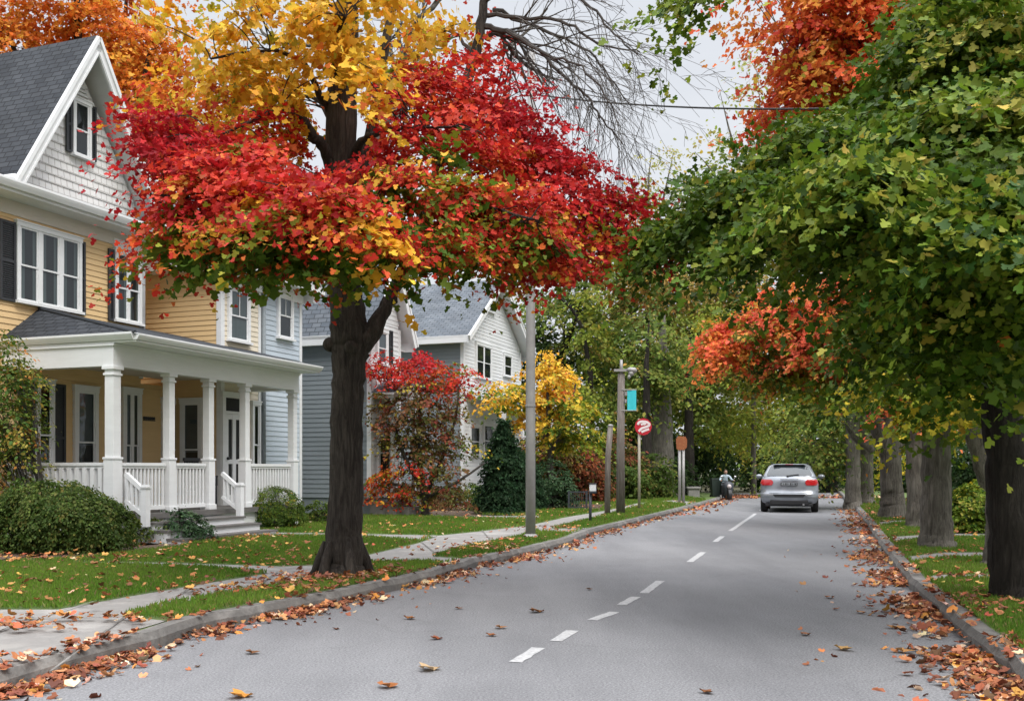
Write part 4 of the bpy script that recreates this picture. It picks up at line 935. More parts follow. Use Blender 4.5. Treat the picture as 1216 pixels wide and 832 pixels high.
# bare drooping boughs on the street side
bare=MB()
for pts_ in [[(571,32,Y0+1.3,8),(602,38,Y0+1.2,6),(635,56,Y0+1,4.5),(669,90,Y0+.8,3.6),(698,116,Y0+.7,2.8),(716,142,Y0+.6,2.2),(740,172,Y0+.6,1.4)],
             [(570,45,Y0+1.3,7),(593,40,Y0+1.4,6.5),(612,66,Y0+1.5,5),(637,85,Y0+1.6,3),(668,96,Y0+1.7,1.5)],
             [(575,18,Y0+1.3,6),(620,20,Y0+1.0,4.5),(675,28,Y0+.6,3.4),(712,52,Y0+.4,2.6),(760,62,Y0+.3,1.5)],
             [(578,0,Y0+1.3,6),(640,-25,Y0+.9,4.5),(700,8,Y0+.5,3.2),(730,42,Y0+.4,2.4),(758,66,Y0+.3,1.5)],
             [(602,37,Y0+1.2,5),(650,66,Y0+.6,3.6),(690,80,Y0+.2,2.6),(722,118,Y0,1.8),(735,150,Y0,1.2)],
             [(585,12,Y0+1.3,5),(650,38,Y0+1.7,3.8),(700,62,Y0+2,2.6),(724,92,Y0+2.1,1.8),(752,132,Y0+2.2,1.2)],
             [(562,66,Y0+1.2,5),(540,40,Y0+1.7,3.6),(500,34,Y0+2.2,2.4),(455,52,Y0+2.4,1.2)]]:
    p,r=curve(T(*pts_),5,.03); bare.tube(p,r,6,0,cap=False); 
    for i in range(4,len(p)-1,1):
        for _ in range(1 if i%3 else 2):
            d=(p[min(i+1,len(p)-1)]-p[i-1]).normalized(); sd=Vector((random.gauss(0,1),random.gauss(0,.8),random.gauss(-.35,.8))); sd=(sd-d*sd.dot(d)).normalized()
            branch(bare,p[i],d+sd*.75,random.uniform(.5,1.5),max(.0045,r[i]*.5),2,.05,6,.6,2,0,4,.55,.09)
bare.build('bare_bough',M['twig'],root,shift=b,recalc=False)
red=Crown(); gr=Crown(); ye=Crown(); cl=[]
kr_=dict(leaf=.054,R0=.37,per=120,droop=.34,tilt=.30,flat=.16,out=.10)
for (px,py,dy,rx,ry,rz,n,pal) in [
  (172,172,-1.4,38,.5,34,22,'crimson'),(205,150,-1.0,40,.5,26,14,'crimson'),(228,200,-1.6,56,.7,36,32,'crimson'),(222,262,-2.0,40,.5,34,24,'red'),(200,305,-2.1,24,.4,18,10,'redgreen'),
  (265,235,-2.0,70,.8,46,46,'red'),(300,190,-1.2,70,.8,40,34,'redgreen'),(330,235,-2.2,70,.8,46,48,'red'),(250,290,-2.4,60,.6,28,28,'redgreen'),(330,285,-2.7,70,.7,30,34,'redgreen'),
  (400,262,-2.8,60,.5,36,36,'red'),(435,285,-2.6,50,.6,30,24,'redgreen'),(350,170,-.5,50,.8,30,20,'red'),(300,130,.8,60,.8,28,18,'redgreen'),(450,300,-2.2,50,.6,24,20,'undergreen'),
  (470,150,-.6,50,.7,44,32,'red'),(455,195,-1.2,46,.7,36,24,'red'),(510,120,.2,56,.8,44,34,'red'),(565,110,.6,60,.8,42,32,'red'),(545,165,-.6,60,.8,40,32,'red'),(490,225,-1.6,50,.7,30,22,'redgreen'),
  (610,140,1.0,60,.9,50,36,'crimson'),(640,185,.9,52,.9,46,34,'crimson'),(600,210,.2,60,.9,44,34,'red'),(660,215,.6,52,.9,40,28,'crimson'),
  (540,255,-1.8,62,.7,36,32,'redgreen'),(600,262,-1.2,66,.8,36,36,'red'),(665,262,-.2,64,.8,40,38,'crimson'),(715,278,.2,52,.7,42,34,'crimson'),(748,310,.3,26,.5,26,15,'red'),(690,315,-.2,46,.6,26,20,'red'),
  (640,305,-.9,58,.7,32,30,'redgreen'),(660,335,-.7,28,.4,18,10,'red'),(580,310,-1.6,60,.6,26,24,'redgreen'),(520,300,-2.0,56,.6,26,20,'redgreen'),(735,255,.5,30,.5,20,12,'redgreen'),
  (500,75,1.2,40,.7,22,11,'redgreen'),(570,70,1.6,40,.7,16,9,'red')]:
    py-=max(0,(py-225)*.20); px+=max(0,(300-px)*.10); c=at(px,py,Y0+dy); k=(Y0+dy)/F
    cl.append(red.lobe(tuple(c),(rx*k*.95,ry,rz*k*.9),int(n*(.34 if py<215 and px>430 else .40))+1,pal=pal,**kr_))
for (px,py,dy,rx,ry,rz,n) in [(300,330,-2.2,58,.6,24,26),(365,325,-2.5,52,.6,24,26),(260,318,-2.2,46,.6,22,18),(230,305,-2.0,40,.5,20,12),(430,328,-2.3,44,.6,24,18),(470,320,-1.8,44,.6,22,16),(520,328,-1.4,46,.6,20,16),(590,335,-1.0,46,.6,18,12),
   (640,338,-.6,34,.5,14,8),(515,185,-1.2,26,.4,18,4),(480,240,-1.6,36,.5,22,8),(560,265,-1.8,34,.5,20,6),(345,365,-2.6,12,.2,12,3),(600,318,-1.4,40,.5,18,10),(400,345,-2.4,20,.3,12,5)]:
    py-=max(0,(py-225)*.30); c=at(px,py,Y0+dy); k=(Y0+dy)/F
    cl.append(gr.lobe(tuple(c),(rx*k,ry,rz*k),int(n*(.5 if px<480 else .28))+1,56,'undergreen',leaf=.085,R0=.32,droop=.2,out=.03))
for (px,py,dy,rx,ry,rz,n,pal) in [(330,60,-.6,66,.9,46,22,'yellow'),(400,50,-1.2,52,.8,50,22,'yellow'),(300,110,-.4,64,.9,36,20,'yellow'),(350,140,-.8,54,.8,30,15,'yellow'),(425,90,-1.6,30,.5,34,12,'yellow'),(410,120,-1.9,22,.3,16,6,'yellow'),
   (265,75,.4,46,.8,42,14,'yellow'),(215,115,.8,52,.9,30,12,'yellowred'),(255,130,.4,52,.9,26,14,'yellowred'),(370,5,-1.0,62,.8,34,20,'yellow'),(300,10,-.8,62,.8,34,14,'yellow'),(440,-15,-.8,50,.8,34,12,'yellow'),(165,8,-1.2,30,.4,12,4,'yellow'),
   (325,240,-2.6,22,.3,14,4,'yellow'),(440,290,-2.9,30,.4,18,8,'yellow'),(350,-70,0,120,1.6,50,40,'yellow'),(480,-90,.6,100,1.5,40,22,'yellowred'),(470,40,.6,36,.5,26,7,'yellow'),(520,20,1.4,40,.6,16,5,'yellow')]:
    c=at(px,py,Y0+dy); k=(Y0+dy)/F
    cl.append(ye.lobe(tuple(c),(rx*k,ry,rz*k),int(n*.42)+1,58,pal,leaf=.078,R0=.36))
twigs_to(mb,nodes,np.concatenate(cl),330,.011)
mb.build('trunk',M['bark'],root,smooth=True,shift=b,recalc=False)
for cr_ in (red,ye,gr):                                              # the trunk stands free of leaves below the first fork
    cr_.clear(lambda P:(np.abs(P[:,0]-at(406,170,Y0).x-.10)<.42)&(P[:,1]<Y0+.2)&(P[:,1]>Y0-2.2)&(P[:,2]>at(406,222,Y0).z-.15)&(P[:,2]<at(406,128,Y0).z-.15))
red.build('red_foliage',MAPLE,M['leaf'],root,b); gr.build('green_foliage',MAPLE,M['leaf'],root,b); ye.build('yellow_foliage',MAPLE,M['leaf'],root,b)
# ---- the green maple by the right kerb
b=gnd(1207,712,PZ); YR=b.y
kg=dict(leaf=.064,R0=.42,per=128)
lob=[]
for (px,py,dy,rx,ry,rz,n,pal) in [
  (1150,235,-1.5,110,1.0,64,60,'green'),(1060,255,-1.2,100,1.0,58,56,'green'),(960,245,-.4,80,1.0,40,42,'green'),(880,256,.6,66,.9,36,36,'green'),(815,270,1.2,46,.7,32,24,'green'),(790,285,1.4,24,.5,22,9,'green'),
  (1180,150,-1.2,80,1.0,60,46,'greenlight'),(1090,170,-.8,90,1.0,44,44,'greenlight'),(1000,180,.2,84,.9,40,40,'green'),(940,205,.8,60,.9,36,28,'green'),(1160,60,-.6,80,1.0,60,42,'greenlight'),(1090,100,.2,60,.9,46,30,'green'),(1180,-10,0,80,1.0,50,36,'greenlight'),
  (1110,20,.8,50,.8,40,20,'green'),(1025,262,-.8,50,.9,26,26,'green'),(1105,310,-1.0,60,1.0,44,40,'green'),(1160,330,-1.6,80,1.0,54,50,'greenlight'),(1112,385,-.4,48,.9,32,26,'green'),(1140,400,-1.2,70,.8,40,34,'green'),
  (900,285,.5,56,.8,20,14,'green'),(1240,300,-1.2,70,1.0,110,46,'green'),(1200,410,-.9,50,.7,40,22,'green'),(1135,425,.4,46,.9,20,14,'green'),(1250,120,0,90,1.2,110,44,'greenlight'),
  (1010,225,-2.0,84,.8,36,36,'greenlight'),(1115,285,-2.6,84,.7,40,36,'greenlight'),(1180,280,-3.0,60,.6,50,24,'greenlight'),(818,6,.7,18,.3,14,4,'greenlight'),(850,-45,.6,34,.4,14,6,'greenlight'),(985,150,1.2,22,.5,14,7,'green'),(900,215,1.2,30,.5,12,9,'green'),(840,240,1.4,30,.5,10,8,'green')]:
    lob.append(L(px,py,YR+dy,rx*.92,ry,rz*.8,int(n*.74)+1,per=kg['per'],pal=pal))
def g_clear(P):
    return (np.hypot(P[:,0]-at(1192,500,YR).x,P[:,1]-YR)<.55)&(P[:,2]<2.35)
make_tree('maple_tree','large dark green maple leaning over the right kerb with a near black trunk','tree',b,
  T((1212,722,YR,92),(1209,705,YR,66),(1206,680,YR,58),(1200,620,YR,52),(1194,540,YR,48),(1189,470,YR,44),(1183,400,YR,40),(1176,320,YR,36),(1168,220,YR,30),(1160,100,YR,22),(1150,-20,YR,12)),
  [T((1187,450,YR,20),(1165,440,YR-.2,11),(1130,455,YR-.4,8),(1090,448,YR-.2,5)),T((1180,380,YR,22),(1120,320,YR-.2,15),(1040,280,YR,11),(940,255,YR+.4,8),(840,262,YR+1.2,4)),
   T((1172,270,YR,18),(1110,220,YR-.6,12),(1030,190,YR-.6,8),(960,180,YR,4)),T((1165,180,YR,14),(1130,110,YR,9),(1100,30,YR+.3,5)),T((1180,330,YR,14),(1200,250,YR-.6,9),(1230,170,YR-.8,6)),T((1180,390,YR,14),(1130,380,YR-.6,9),(1085,380,YR-.4,5)),
   T((1165,60,YR,16),(1090,-60,YR+.2,12),(960,-80,YR+.4,8),(860,-40,YR+.6,5),(818,20,YR+.7,2)),T((1212,722,YR-.05,30),(1222,735,YR-.15,14)),T((1204,715,YR-.05,30),(1190,722,YR-.1,10))],
  lob,MAPLE,M['leaf_glossy'],M['bark_black'],170,leafkw=dict(leaf=kg['leaf'],R0=kg['R0'],tilt=.40,droop=.45,flat=.16),clear=g_clear)
# ---- right-hand row
def street_tree(label,px,py,w,lobes,limbs=[],bark='bark_grey',top=300,lean=0,leaf=.13,R0=.5,twigs=60,tm=MAPLE,lm='leaf',name='street_tree',taper=.7,clear=None,cat='tree',group=None):
    b=gnd(px,py,PZ); Y=b.y
    tr=T((px,py+6,Y,w*1.5),(px+lean*.02,py-2,Y,w*1.3),(px+lean*.05,py-w*.5,Y,w*1.12),(px+lean*.1,py-(py-top)*.14-w*.5,Y,w*1.02),(px+lean*.4,py-(py-top)*.45,Y,w*.95),(px+lean,top,Y,w*taper),(px+lean*1.2,top-60,Y,w*taper*.6))
    for l in lobes: l['per']=int(l.get('per',26)*1.7)
    leaf*=.70; R0*=.88
    return make_tree(name,label,cat,b,tr,[T(*[(a,c,Y+d,ww) for a,c,d,ww in l]) for l in limbs],lobes,tm,M[lm],M[bark],twigs,group,leafkw=dict(leaf=leaf,R0=R0),clear=clear)
Y3=gnd(1112,651,PZ).y
street_tree('straight grey trunk with yellow lower leaves and an orange red top right of the road',1112,651,34,
  [L(1110,452,Y3-.8,66,1.2,30,34,34,'yellowgreen'),L(1060,440,Y3-.4,40,1.0,28,16,34,'yellowgreen'),L(1160,450,Y3-.4,46,1.0,28,18,34,'yellowgreen'),L(1120,492,Y3-1.2,50,.8,14,10,34,'yellowgreen'),L(1190,480,Y3+1,40,.9,30,12,34,'yellowgreen'),
   L(968,50,Y3+1.0,62,1.3,44,36,40,'orange'),L(1020,40,Y3+.6,66,1.3,56,38,40,'orange'),L(1000,100,Y3+.8,66,1.2,30,30,40,'orange'),L(945,100,Y3+1.2,30,1.0,34,18,36,'orange'),L(1075,40,Y3+.6,40,.9,40,22,36,'orange'),L(925,145,Y3+1.2,28,.7,16,10,30,'orange'),L(1060,85,Y3+.4,44,1.0,44,30,36,'orange'),
   L(1060,0,Y3+.5,80,1.3,40,40,34,'orange'),L(950,-30,Y3+1,90,1.4,40,44,30,'orange'),L(1100,380,Y3+.5,110,1.4,60,40,34,'mixed'),L(1080,250,Y3+.5,110,1.4,90,44,34,'mixed')],
  [[(1110,420,0,20),(1080,300,.3,16),(1040,160,.6,11),(1012,70,.7,6)],[(1060,230,.4,10),(985,150,.9,8),(945,80,1.1,4)],[(1112,470,0,16),(1160,430,-.3,9),(1190,480,.4,4)],[(1110,480,0,14),(1060,440,-.3,9),(1050,470,-.3,4)]],top=380,leaf=.125,R0=.48,twigs=110)
b4=gnd(1188,672,PZ); Y4=b4.y
street_tree('rough grey trunk half hidden behind the dark trunk on the right',1189,672,34,[L(1200,400,Y4+1.5,60,1.2,60,30,34,'yellowgreen'),L(1230,300,Y4+1,80,1.4,90,34,34,'green')],[],top=330,twigs=30)
Y5=gnd(1090,625,PZ).y
street_tree('grey trunk between the forked tree and the straight trunk on the right',1089,627,22,[L(1090,440,Y5+.5,56,1.5,36,30,36,'yellowgreen'),L(1080,400,Y5,80,1.8,60,40,34,'mixed'),L(1078,480,Y5-.6,26,.8,22,10,32,'orangelow'),L(1110,280,Y5,110,2,90,50,34,'green')],[],top=400,lean=-8,leaf=.16,R0=.6,twigs=40)
Y6=gnd(1056,615,PZ).y
street_tree('forked grey tree with orange and red foliage hanging over the road',1060,616,27,
  [L(935,380,Y6-1.2,60,1.6,34,40,62,'orangelow'),L(985,410,Y6-2.2,46,1.2,36,44,60,'orangelow'),L(1000,350,Y6-1.2,40,1.2,26,22,60,'orangelow'),L(950,460,Y6-1.2,36,1.2,12,14,50,'yellowgreen'),L(890,400,Y6-1.2,46,1.4,26,40,58,'orangelow'),L(858,412,Y6-1.2,26,1.0,20,18,56,'orange'),L(960,425,Y6-.8,46,1.4,26,30,58,'orangelow'),L(910,440,Y6-.8,40,1.2,24,22,36,'mixed'),L(925,355,Y6-1.2,36,1.2,16,20,34,'orange'),L(975,375,Y6-.6,40,1.2,40,28,56,'orangelow'),
   L(1000,400,Y6,36,1.4,40,26,34,'orangelow'),L(1000,440,Y6-.4,26,1.0,22,16,34,'orangelow'),L(1046,470,Y6-.6,22,.8,18,10,30,'yellowgreen'),L(1020,340,Y6,80,2,50,50,34,'mixed')],
  [[(1056,540,0,20),(1040,500,-.1,18),(1030,470,-.2,15),(1018,420,-.4,10),(980,380,-.6,6),(920,390,-1.0,3)],[(1060,545,0,16),(1072,515,.1,13),(1084,480,.2,10),(1085,420,.2,6)],[(1036,535,-.1,9),(1016,520,-.5,7),(1005,505,-.8,3)]],top=530,lean=-3,taper=.85,leaf=.125,R0=.46,twigs=80)
Y7=gnd(1016,600,PZ).y
street_tree('pair of thick pale trunks at the far right roadside, left one',1013,601,17,[L(985,490,Y7,50,2,50,44,40,'fargreen'),L(960,540,Y7+1.0,40,1.6,26,26,36,'fargreen'),L(1020,450,Y7,56,2.4,50,44,36,'fargreen'),L(985,545,Y7-.5,18,.8,16,8,30,'mixed')],[],top=440,leaf=.2,R0=.8,twigs=30,lm='leaf_far',tm=OVAL)
street_tree('pair of thick pale trunks at the far right roadside, right one',1028,599,17,[L(1040,470,Y7+2,56,2.4,56,44,36,'fargreen'),L(1060,540,Y7+4,36,2,30,22,36,'yellowgreen')],[],top=440,leaf=.2,R0=.8,twigs=30,lm='leaf_far',tm=OVAL)
# leaning grey tree in the garden on the right
bl=gnd(1181,615,PZ); Yl=bl.y
make_tree('leaning_tree','leaning grey trunk in the garden behind the green bush','tree',bl,T((1186,618,Yl,34),(1180,590,Yl,27),(1172,560,Yl,25),(1163,530,Yl,24),(1148,490,Yl,22),(1130,430,Yl,16),(1115,350,Yl,9)),[],
  [L(1140,420,Yl,80,2,70,50,34,'yellowgreen'),L(1200,470,Yl+2,70,2,60,44,34,'yellowgreen'),L(1230,350,Yl+1,90,2.4,90,40,34,'green')],MAPLE,M['leaf'],M['bark_grey'],30,leafkw=dict(leaf=.17,R0=.6))
# ---- gold maple behind the yellow house
bg=Vector(((95-CX)*31/F,31,PZ))
make_tree('gold_maple','tall golden orange maple rising behind the roof of the yellow house','tree',bg,T((95,606,31,34),(97,560,31,26),(98,400,31,22),(100,250,31,18),(95,120,31,12),(90,-40,31,6)),
  [T((99,300,31,14),(150,180,30.5,9),(178,60,30,5)),T((98,280,31,14),(50,150,31,9),(10,40,31,5)),T((98,240,31,12),(140,120,32,8),(150,0,32,4))],
  [dict(l,per=70) for l in [L(40,40,31,66,2.0,46,46,40,'gold'),L(110,20,31,66,2.0,44,36,40,'gold'),L(150,70,30.5,46,1.8,50,36,40,'gold'),L(100,90,31.5,60,2,50,36,40,'gold'),L(180,130,30.5,46,1.6,44,34,40,'gold'),L(200,60,31,40,1.6,40,16,36,'gold'),L(-20,60,31,50,2,60,40,36,'gold'),L(190,200,31,40,1.5,40,30,36,'gold'),L(230,160,31.5,50,1.6,60,30,36,'gold'),L(60,-50,31,120,3,50,60,36,'gold'),L(20,120,32,60,2,50,36,36,'gold')]],
  MAPLE,M['leaf'],M['bark'],110,leafkw=dict(leaf=.115,R0=.5))
# grey bare tree behind the big maple's crown
bb=Vector(((411-CX)*22/F,22,PZ))
root=empty('bare_tree',bb,0,'bare grey tree whose limbs show above the red crown','tree'); mb=MB()
for pts_ in [[(411,620,22,18),(411,400,22,15),(416,260,22,12),(466,130,22,9),(481,68,22,7),(492,30,22,6),(520,2,22,6),(560,-40,22,3)],[(474,180,22,8),(468,90,22,6),(462,40,22.3,5),(470,-20,22.5,3)],[(480,75,22,6),(470,30,21.8,4),(455,0,21.6,3)],[(300,0,22,3),(292,40,22,3)],[(478,110,22,7),(430,60,22.5,5),(330,50,22.8,4),(300,20,23,2.5)],[(478,130,22,6),(530,80,22,5),(600,60,22,4),(650,10,22,2.5)]]:
    p,r=curve(T(*pts_),5,.03); mb.tube(p,r,8,0,cap=False)
    for i in range(len(p)//2,len(p)-1):
        d=(p[i+1]-p[i]).normalized(); sd=Vector((random.gauss(0,1),random.gauss(0,1),random.gauss(.2,.7))); branch(mb,p[i],d+sd*.5,random.uniform(.8,1.8),r[i]*.5,2,.0,6,.6,3,0,4,.6)
mb.build('trunk',M['bark_grey'],root,shift=bb,recalc=False)
# ---- far trees closing the street; low 'dark' lobes over the road paint in tunnel shade
def far_tree(label,px,Y,w,top,lobes,pal='fargreen',bark='bark_black',leaf=.20,R0=.85,limbs=[],twigs=30,name='woodland_tree',per=58,group='trees at the end of the street',lm='leaf_far',tm=OVAL,flat=.22):
    b=Vector(((px-CX)*Y/F,Y,PZ if Y<49 else -.02)); py=HY+(H-b.z)*F/Y
    tr=T((px,py+2,Y,w*1.6),(px,py-8,Y,w*1.1),(px,(py+top)/2,Y,w*.85),(px,top,Y,w*.45),(px+3,top-50,Y,w*.07))
    ls=[L(a,c,Y+dy,rx,ry,rz,n,per,q or pal) for a,c,dy,rx,ry,rz,n,q in lobes]
    return make_tree(name,label,'tree',b,tr,[T(*[(a,c,Y+d,ww) for a,c,d,ww in l]) for l in limbs],ls,tm,M[lm],M[bark],twigs,group,leafkw=dict(leaf=leaf,R0=R0,flat=flat))
far_tree('dark trunked green tree rising behind the white gabled house',668,50,16,430,[(650,370,0,46,3,46,40,None),(690,345,0,46,3,40,36,None),(660,440,1,50,3,40,34,'dark'),(700,420,0,36,2.6,50,34,None),(630,420,1,36,2,60,26,'dark'),(690,300,2,40,2.5,26,16,None)],limbs=[[(668,420,0,8),(690,360,0,5),(700,310,0,3)]])
far_tree('slender dark tree with a curved stem and thin olive leaves',702,47,7,470,[(710,400,0,30,1.6,50,16,'farlime'),(690,470,0,30,1.6,30,14,'farlime'),(720,500,0,30,1.6,30,18,'fargreen')],limbs=[[(702,470,0,6),(700,440,0,6),(693,400,0,5),(682,370,0,4),(660,350,0,2)]])
far_tree('olive and tan crowned tree beside the street lamp',752,56,14,420,[(750,350,-1,52,3.5,34,46,'fartan'),(720,395,-2,46,3,26,30,'fartan'),(720,410,-1,46,3,30,30,'farlime'),(785,380,-2,46,3,30,40,'fartan'),(775,420,-3,36,2.4,20,22,'fartan'),(750,440,-1,60,3.4,34,52,'fargreen'),(720,480,-1.5,46,3,30,34,'fargreen'),(785,475,-1.5,44,3,30,34,'fargreen'),(755,535,0,60,3,26,40,'dark'),(700,545,1,40,3,28,24,'dark')],limbs=[[(752,470,0,7),(790,400,0,5),(810,350,0,3)],[(752,480,0,7),(720,420,0,5),(700,380,0,3)]])
far_tree('broad lime green tree with tan tips over the end of the road',820,60,16,430,[(815,340,-2,44,3.5,30,36,'fartan'),(850,375,-2,42,3.5,34,34,'farlime'),(805,440,-4,36,2.4,16,20,'fartan'),(805,400,-1,46,3.5,34,40,'fargreen'),(850,430,-1,52,3.5,34,46,'farlime'),(815,465,-2,50,3.5,30,44,'fargreen'),(850,500,-2,52,3.5,34,48,'farlime'),(810,540,0,40,3,26,34,'dark'),(850,552,0,50,3,22,34,'dark'),(875,330,1,36,3,36,20,'fargreen')])
far_tree('yellow green tree overhanging the silver car',937,64,16,430,[(900,470,-1,50,3.5,34,44,'farlime'),(890,520,-1,50,3.5,34,44,'farlime'),(935,500,-1,46,3.5,34,40,'fargreen'),(940,550,0,50,3,26,36,'dark'),(900,560,1,50,3,20,26,'dark'),(905,420,0,50,3.5,34,34,'fargreen'),(880,380,1,40,3,50,30,'fargreen'),(950,450,0,50,3.5,40,36,'fargreen')])
far_tree('tan and green crowned tree arching over the car at the street end',965,52,10,400,[(860,340,0,46,2.6,30,40,'fartan'),(900,380,-1,46,2.6,30,40,'fargreen'),(840,390,-1,40,2.4,26,34,'farlime'),(790,340,0,44,2.6,26,30,'fartan'),(740,320,0,44,2.6,24,26,'fargreen'),(880,440,-1,50,2.6,26,40,'farlime'),(830,450,-1,40,2.4,26,30,'fargreen'),(960,470,-2,36,2.4,34,34,'farlime'),(880,310,1,50,2.6,26,26,'fargreen')],limbs=[[(965,450,0,8),(920,410,0,6),(880,360,0,4),(840,340,0,2)]])
far_tree('green tree crown on the far right beyond the pair of pale trunks',985,62,16,440,[(985,500,0,46,3.5,40,40,'fargreen'),(975,550,0,46,3,26,30,'dark'),(1010,450,0,60,4,50,40,'fargreen'),(960,430,1,44,3.5,44,30,'fargreen')])
far_tree('pale thin crowned tree with yellowing leaves against the sky',768,72,7,330,[(765,215,0,40,2.6,34,22,'paleyellow'),(745,260,0,30,2,24,12,'paleyellow'),(790,190,0,24,2,16,8,'paleyellow'),(790,250,0,34,2.4,40,20,'farlime')],bark='bark_grey',leaf=.22,R0=.9,per=18,limbs=[[(768,340,0,6),(762,260,0,3),(745,200,0,.6)],[(768,330,0,5),(785,250,0,3),(800,180,0,.6)],[(768,300,0,4),(770,220,0,2),(775,170,0,.5)]],twigs=60)
far_tree('tall airy tree with sparse yellow green leaves against the sky',895,55,6,330,[(895,455,-2,40,2,40,30,'farlime'),(890,505,-2,36,2,24,22,'farlime'),(900,390,-1,36,2,36,20,'fargreen'),(880,130,0,36,2.4,40,13,'farlime'),(850,205,0,40,2.4,34,14,'farlime'),(900,90,0,30,2,30,12,'paleyellow'),(905,180,0,44,2.6,60,20,'farlime'),(840,165,0,24,2,18,5,'paleyellow'),(830,245,0,44,2.4,26,22,'fargreen'),(890,260,0,56,3,40,34,'fargreen')],bark='bark_grey',leaf=.22,R0=.85,per=20,limbs=[[(895,340,0,7),(885,230,0,5),(865,150,0,2),(855,110,0,.5)],[(895,320,0,6),(905,200,0,3),(900,90,0,.6)],[(890,280,0,5),(850,210,0,2),(825,180,0,.5)]],twigs=80)
far_tree('massive old grey trunk behind the roadside hedge',786,46.5,30,420,[(790,420,-1,40,2,30,30,None),(775,455,-1.2,30,1.6,20,16,None),(760,400,1,40,2.4,34,16,None)],bark='bark_grey')
far_tree('dark slim trunk standing between the hedge and the old grey trunk',768,44,13,430,[(760,460,1,30,2,40,16,None)],bark='bark_black')
far_tree('dark trunk beside the two pale sign posts',818,50,14,430,[(835,470,1,30,2,40,16,None)],bark='bark_black')
# distant wood behind everything, which reads as one mass
wood=Crown()
for i in range(64):
    a=-78+i*2.3 if i<40 else -60+ (i-40)*8.5
    Y=80+random.uniform(-3,10) if i<40 else 96
    x=-45+i*2.9 if i<40 else -100+(i-40)*11
    h=random.uniform(3.5,7)
    if 4<x<30 and i<40: h+=1.5
    wood.lobe((x,Y,h*.5),(4.5,3.5,h*.75),30,26,random.choice(['dark','dark','fargreen','dark']),leaf=.55,R0=1.7)
o=leaf_object('far_woodland',*[np.concatenate(q) for q in (wood.C,wood.N,wood.D,wood.S,wood.K)],OVAL,M['leaf_far']); o['kind']='stuff'
# ---- small trees, conifers, shrubs and hedges
def shrub(name,label,base,lobes,tm,leaf,R0,lm='leaf',stems=9,group=None,cat='shrub',bark='twig',per=40,kw={}):
    b=Vector(base); r=empty(name,b,0,label,cat,group); mb=MB(); cr=Crown(); cl=[]
    for l in lobes:
        l=dict(l); l.setdefault('per',per); q=dict(leaf=leaf,R0=R0,out=.02,long=.75,shell=.6); q.update(kw); q.update(l); cl.append(cr.lobe(**q))
    cl=np.concatenate(cl)
    for i in rng.choice(len(cl),min(stems*4,len(cl)),replace=False):
        c=cl[i]; s=np.array(b)+np.array([random.gauss(0,.10),random.gauss(0,.10),-.03])
        m_=s*.45+c*.55+np.array([0,0,.12]); p,rr=curve([(*s,.018),(*m_,.011),(*c,.004)],4); mb.tube(p,rr,5,0,cap=False)
    mb.build('stem',M[bark],r,shift=b,recalc=False); cr.build('foliage',tm,M[lm],r,b); return r
def G2(px,py): return gnd(px,py,PZ)
g=G2(75,659); Y=g.y+.6; g=Vector((g.x,Y,PZ))
shrub('evergreen_shrub','wide dark evergreen shrub in front of the porch corner post',g,[L(75,615,Y,74,.8,38,200,70,'shrub'),L(20,622,Y-.1,54,.7,38,130,70,'shrub'),L(122,622,Y,36,.6,30,100,70,'shrub'),L(60,592,Y,56,.7,22,110,70,'shrub'),L(95,640,Y-.2,60,.5,18,44,60,'shrub'),L(10,650,Y-.2,50,.5,14,30,60,'shrub')],OVAL,.044,.17,stems=14,kw=dict(tilt=1.1,shell=.7))
g=G2(12,655); Y=g.y+1.2; g=Vector((g.x,Y,PZ))
shrub('leafy_shrub','tall loose leafy shrub with some yellow leaves at the left edge by the porch',g,[L(10,450,Y,34,.5,30,40,40,'mixed'),L(-5,510,Y,44,.6,44,60,40,'mixed'),L(25,500,Y-.1,24,.4,40,26,36,'mixed'),L(28,540,Y,22,.4,24,16,36,'mixed'),L(0,410,Y,26,.4,14,10,30,'mixed'),L(-10,560,Y,50,.6,30,34,40,'mixed')],OVAL,.062,.24,stems=10)
g=G2(215,645); Y=g.y+.35
shrub('blue_green_shrub','low blue green shrub beside the porch steps',Vector((g.x,Y,PZ)),[L(215,626,Y,32,.5,20,50,50,'shrubblue'),L(195,634,Y,22,.4,14,24,50,'shrubblue'),L(238,634,Y,18,.35,12,20,50,'shrubblue')],OVAL,.05,.15,stems=8)
g=G2(172,646); Y=g.y+.3
shrub('low_shrub','small dark low shrub between the wide evergreen and the blue green one',Vector((g.x,Y,PZ)),[L(172,630,Y,26,.4,16,44,46,'shrub'),L(155,638,Y,18,.35,10,18,46,'shrub')],OVAL,.045,.14,stems=6)
g=G2(325,630); Y=g.y+.6
shrub('clipped_bush','rounded clipped bush beside the right end of the porch',Vector((g.x,Y,PZ)),[L(322,603,Y,39,.62,25,300,44,'boxwood'),L(326,616,Y,37,.58,14,110,44,'boxwood'),L(306,620,Y-.25,18,.35,9,40,44,'shrubblue')],OVAL,.036,.13,stems=8,kw=dict(shell=.86,out=0,tilt=2.5,droop=.0,face=.8))
g=G2(380,622); Y=g.y+.2
shrub('low_bush','low bright green bush beside the thick maple trunk',Vector((g.x,Y,PZ)),[L(380,608,Y,20,.4,13,40,40,'boxwood')],OVAL,.05,.14,stems=5)
g=G2(372,602); Y=g.y+.3
shrub('clipped_hedge','dark clipped hedge below the white slatted railing',Vector((g.x,Y,PZ)),[L(375,578,Y,26,.6,21,90,40,'dark'),L(360,580,Y,14,.5,20,40,40,'dark'),L(392,580,Y,12,.5,19,40,40,'dark')],OVAL,.055,.14,stems=7,cat='hedge')
g=G2(432,600); Y=g.y+.2
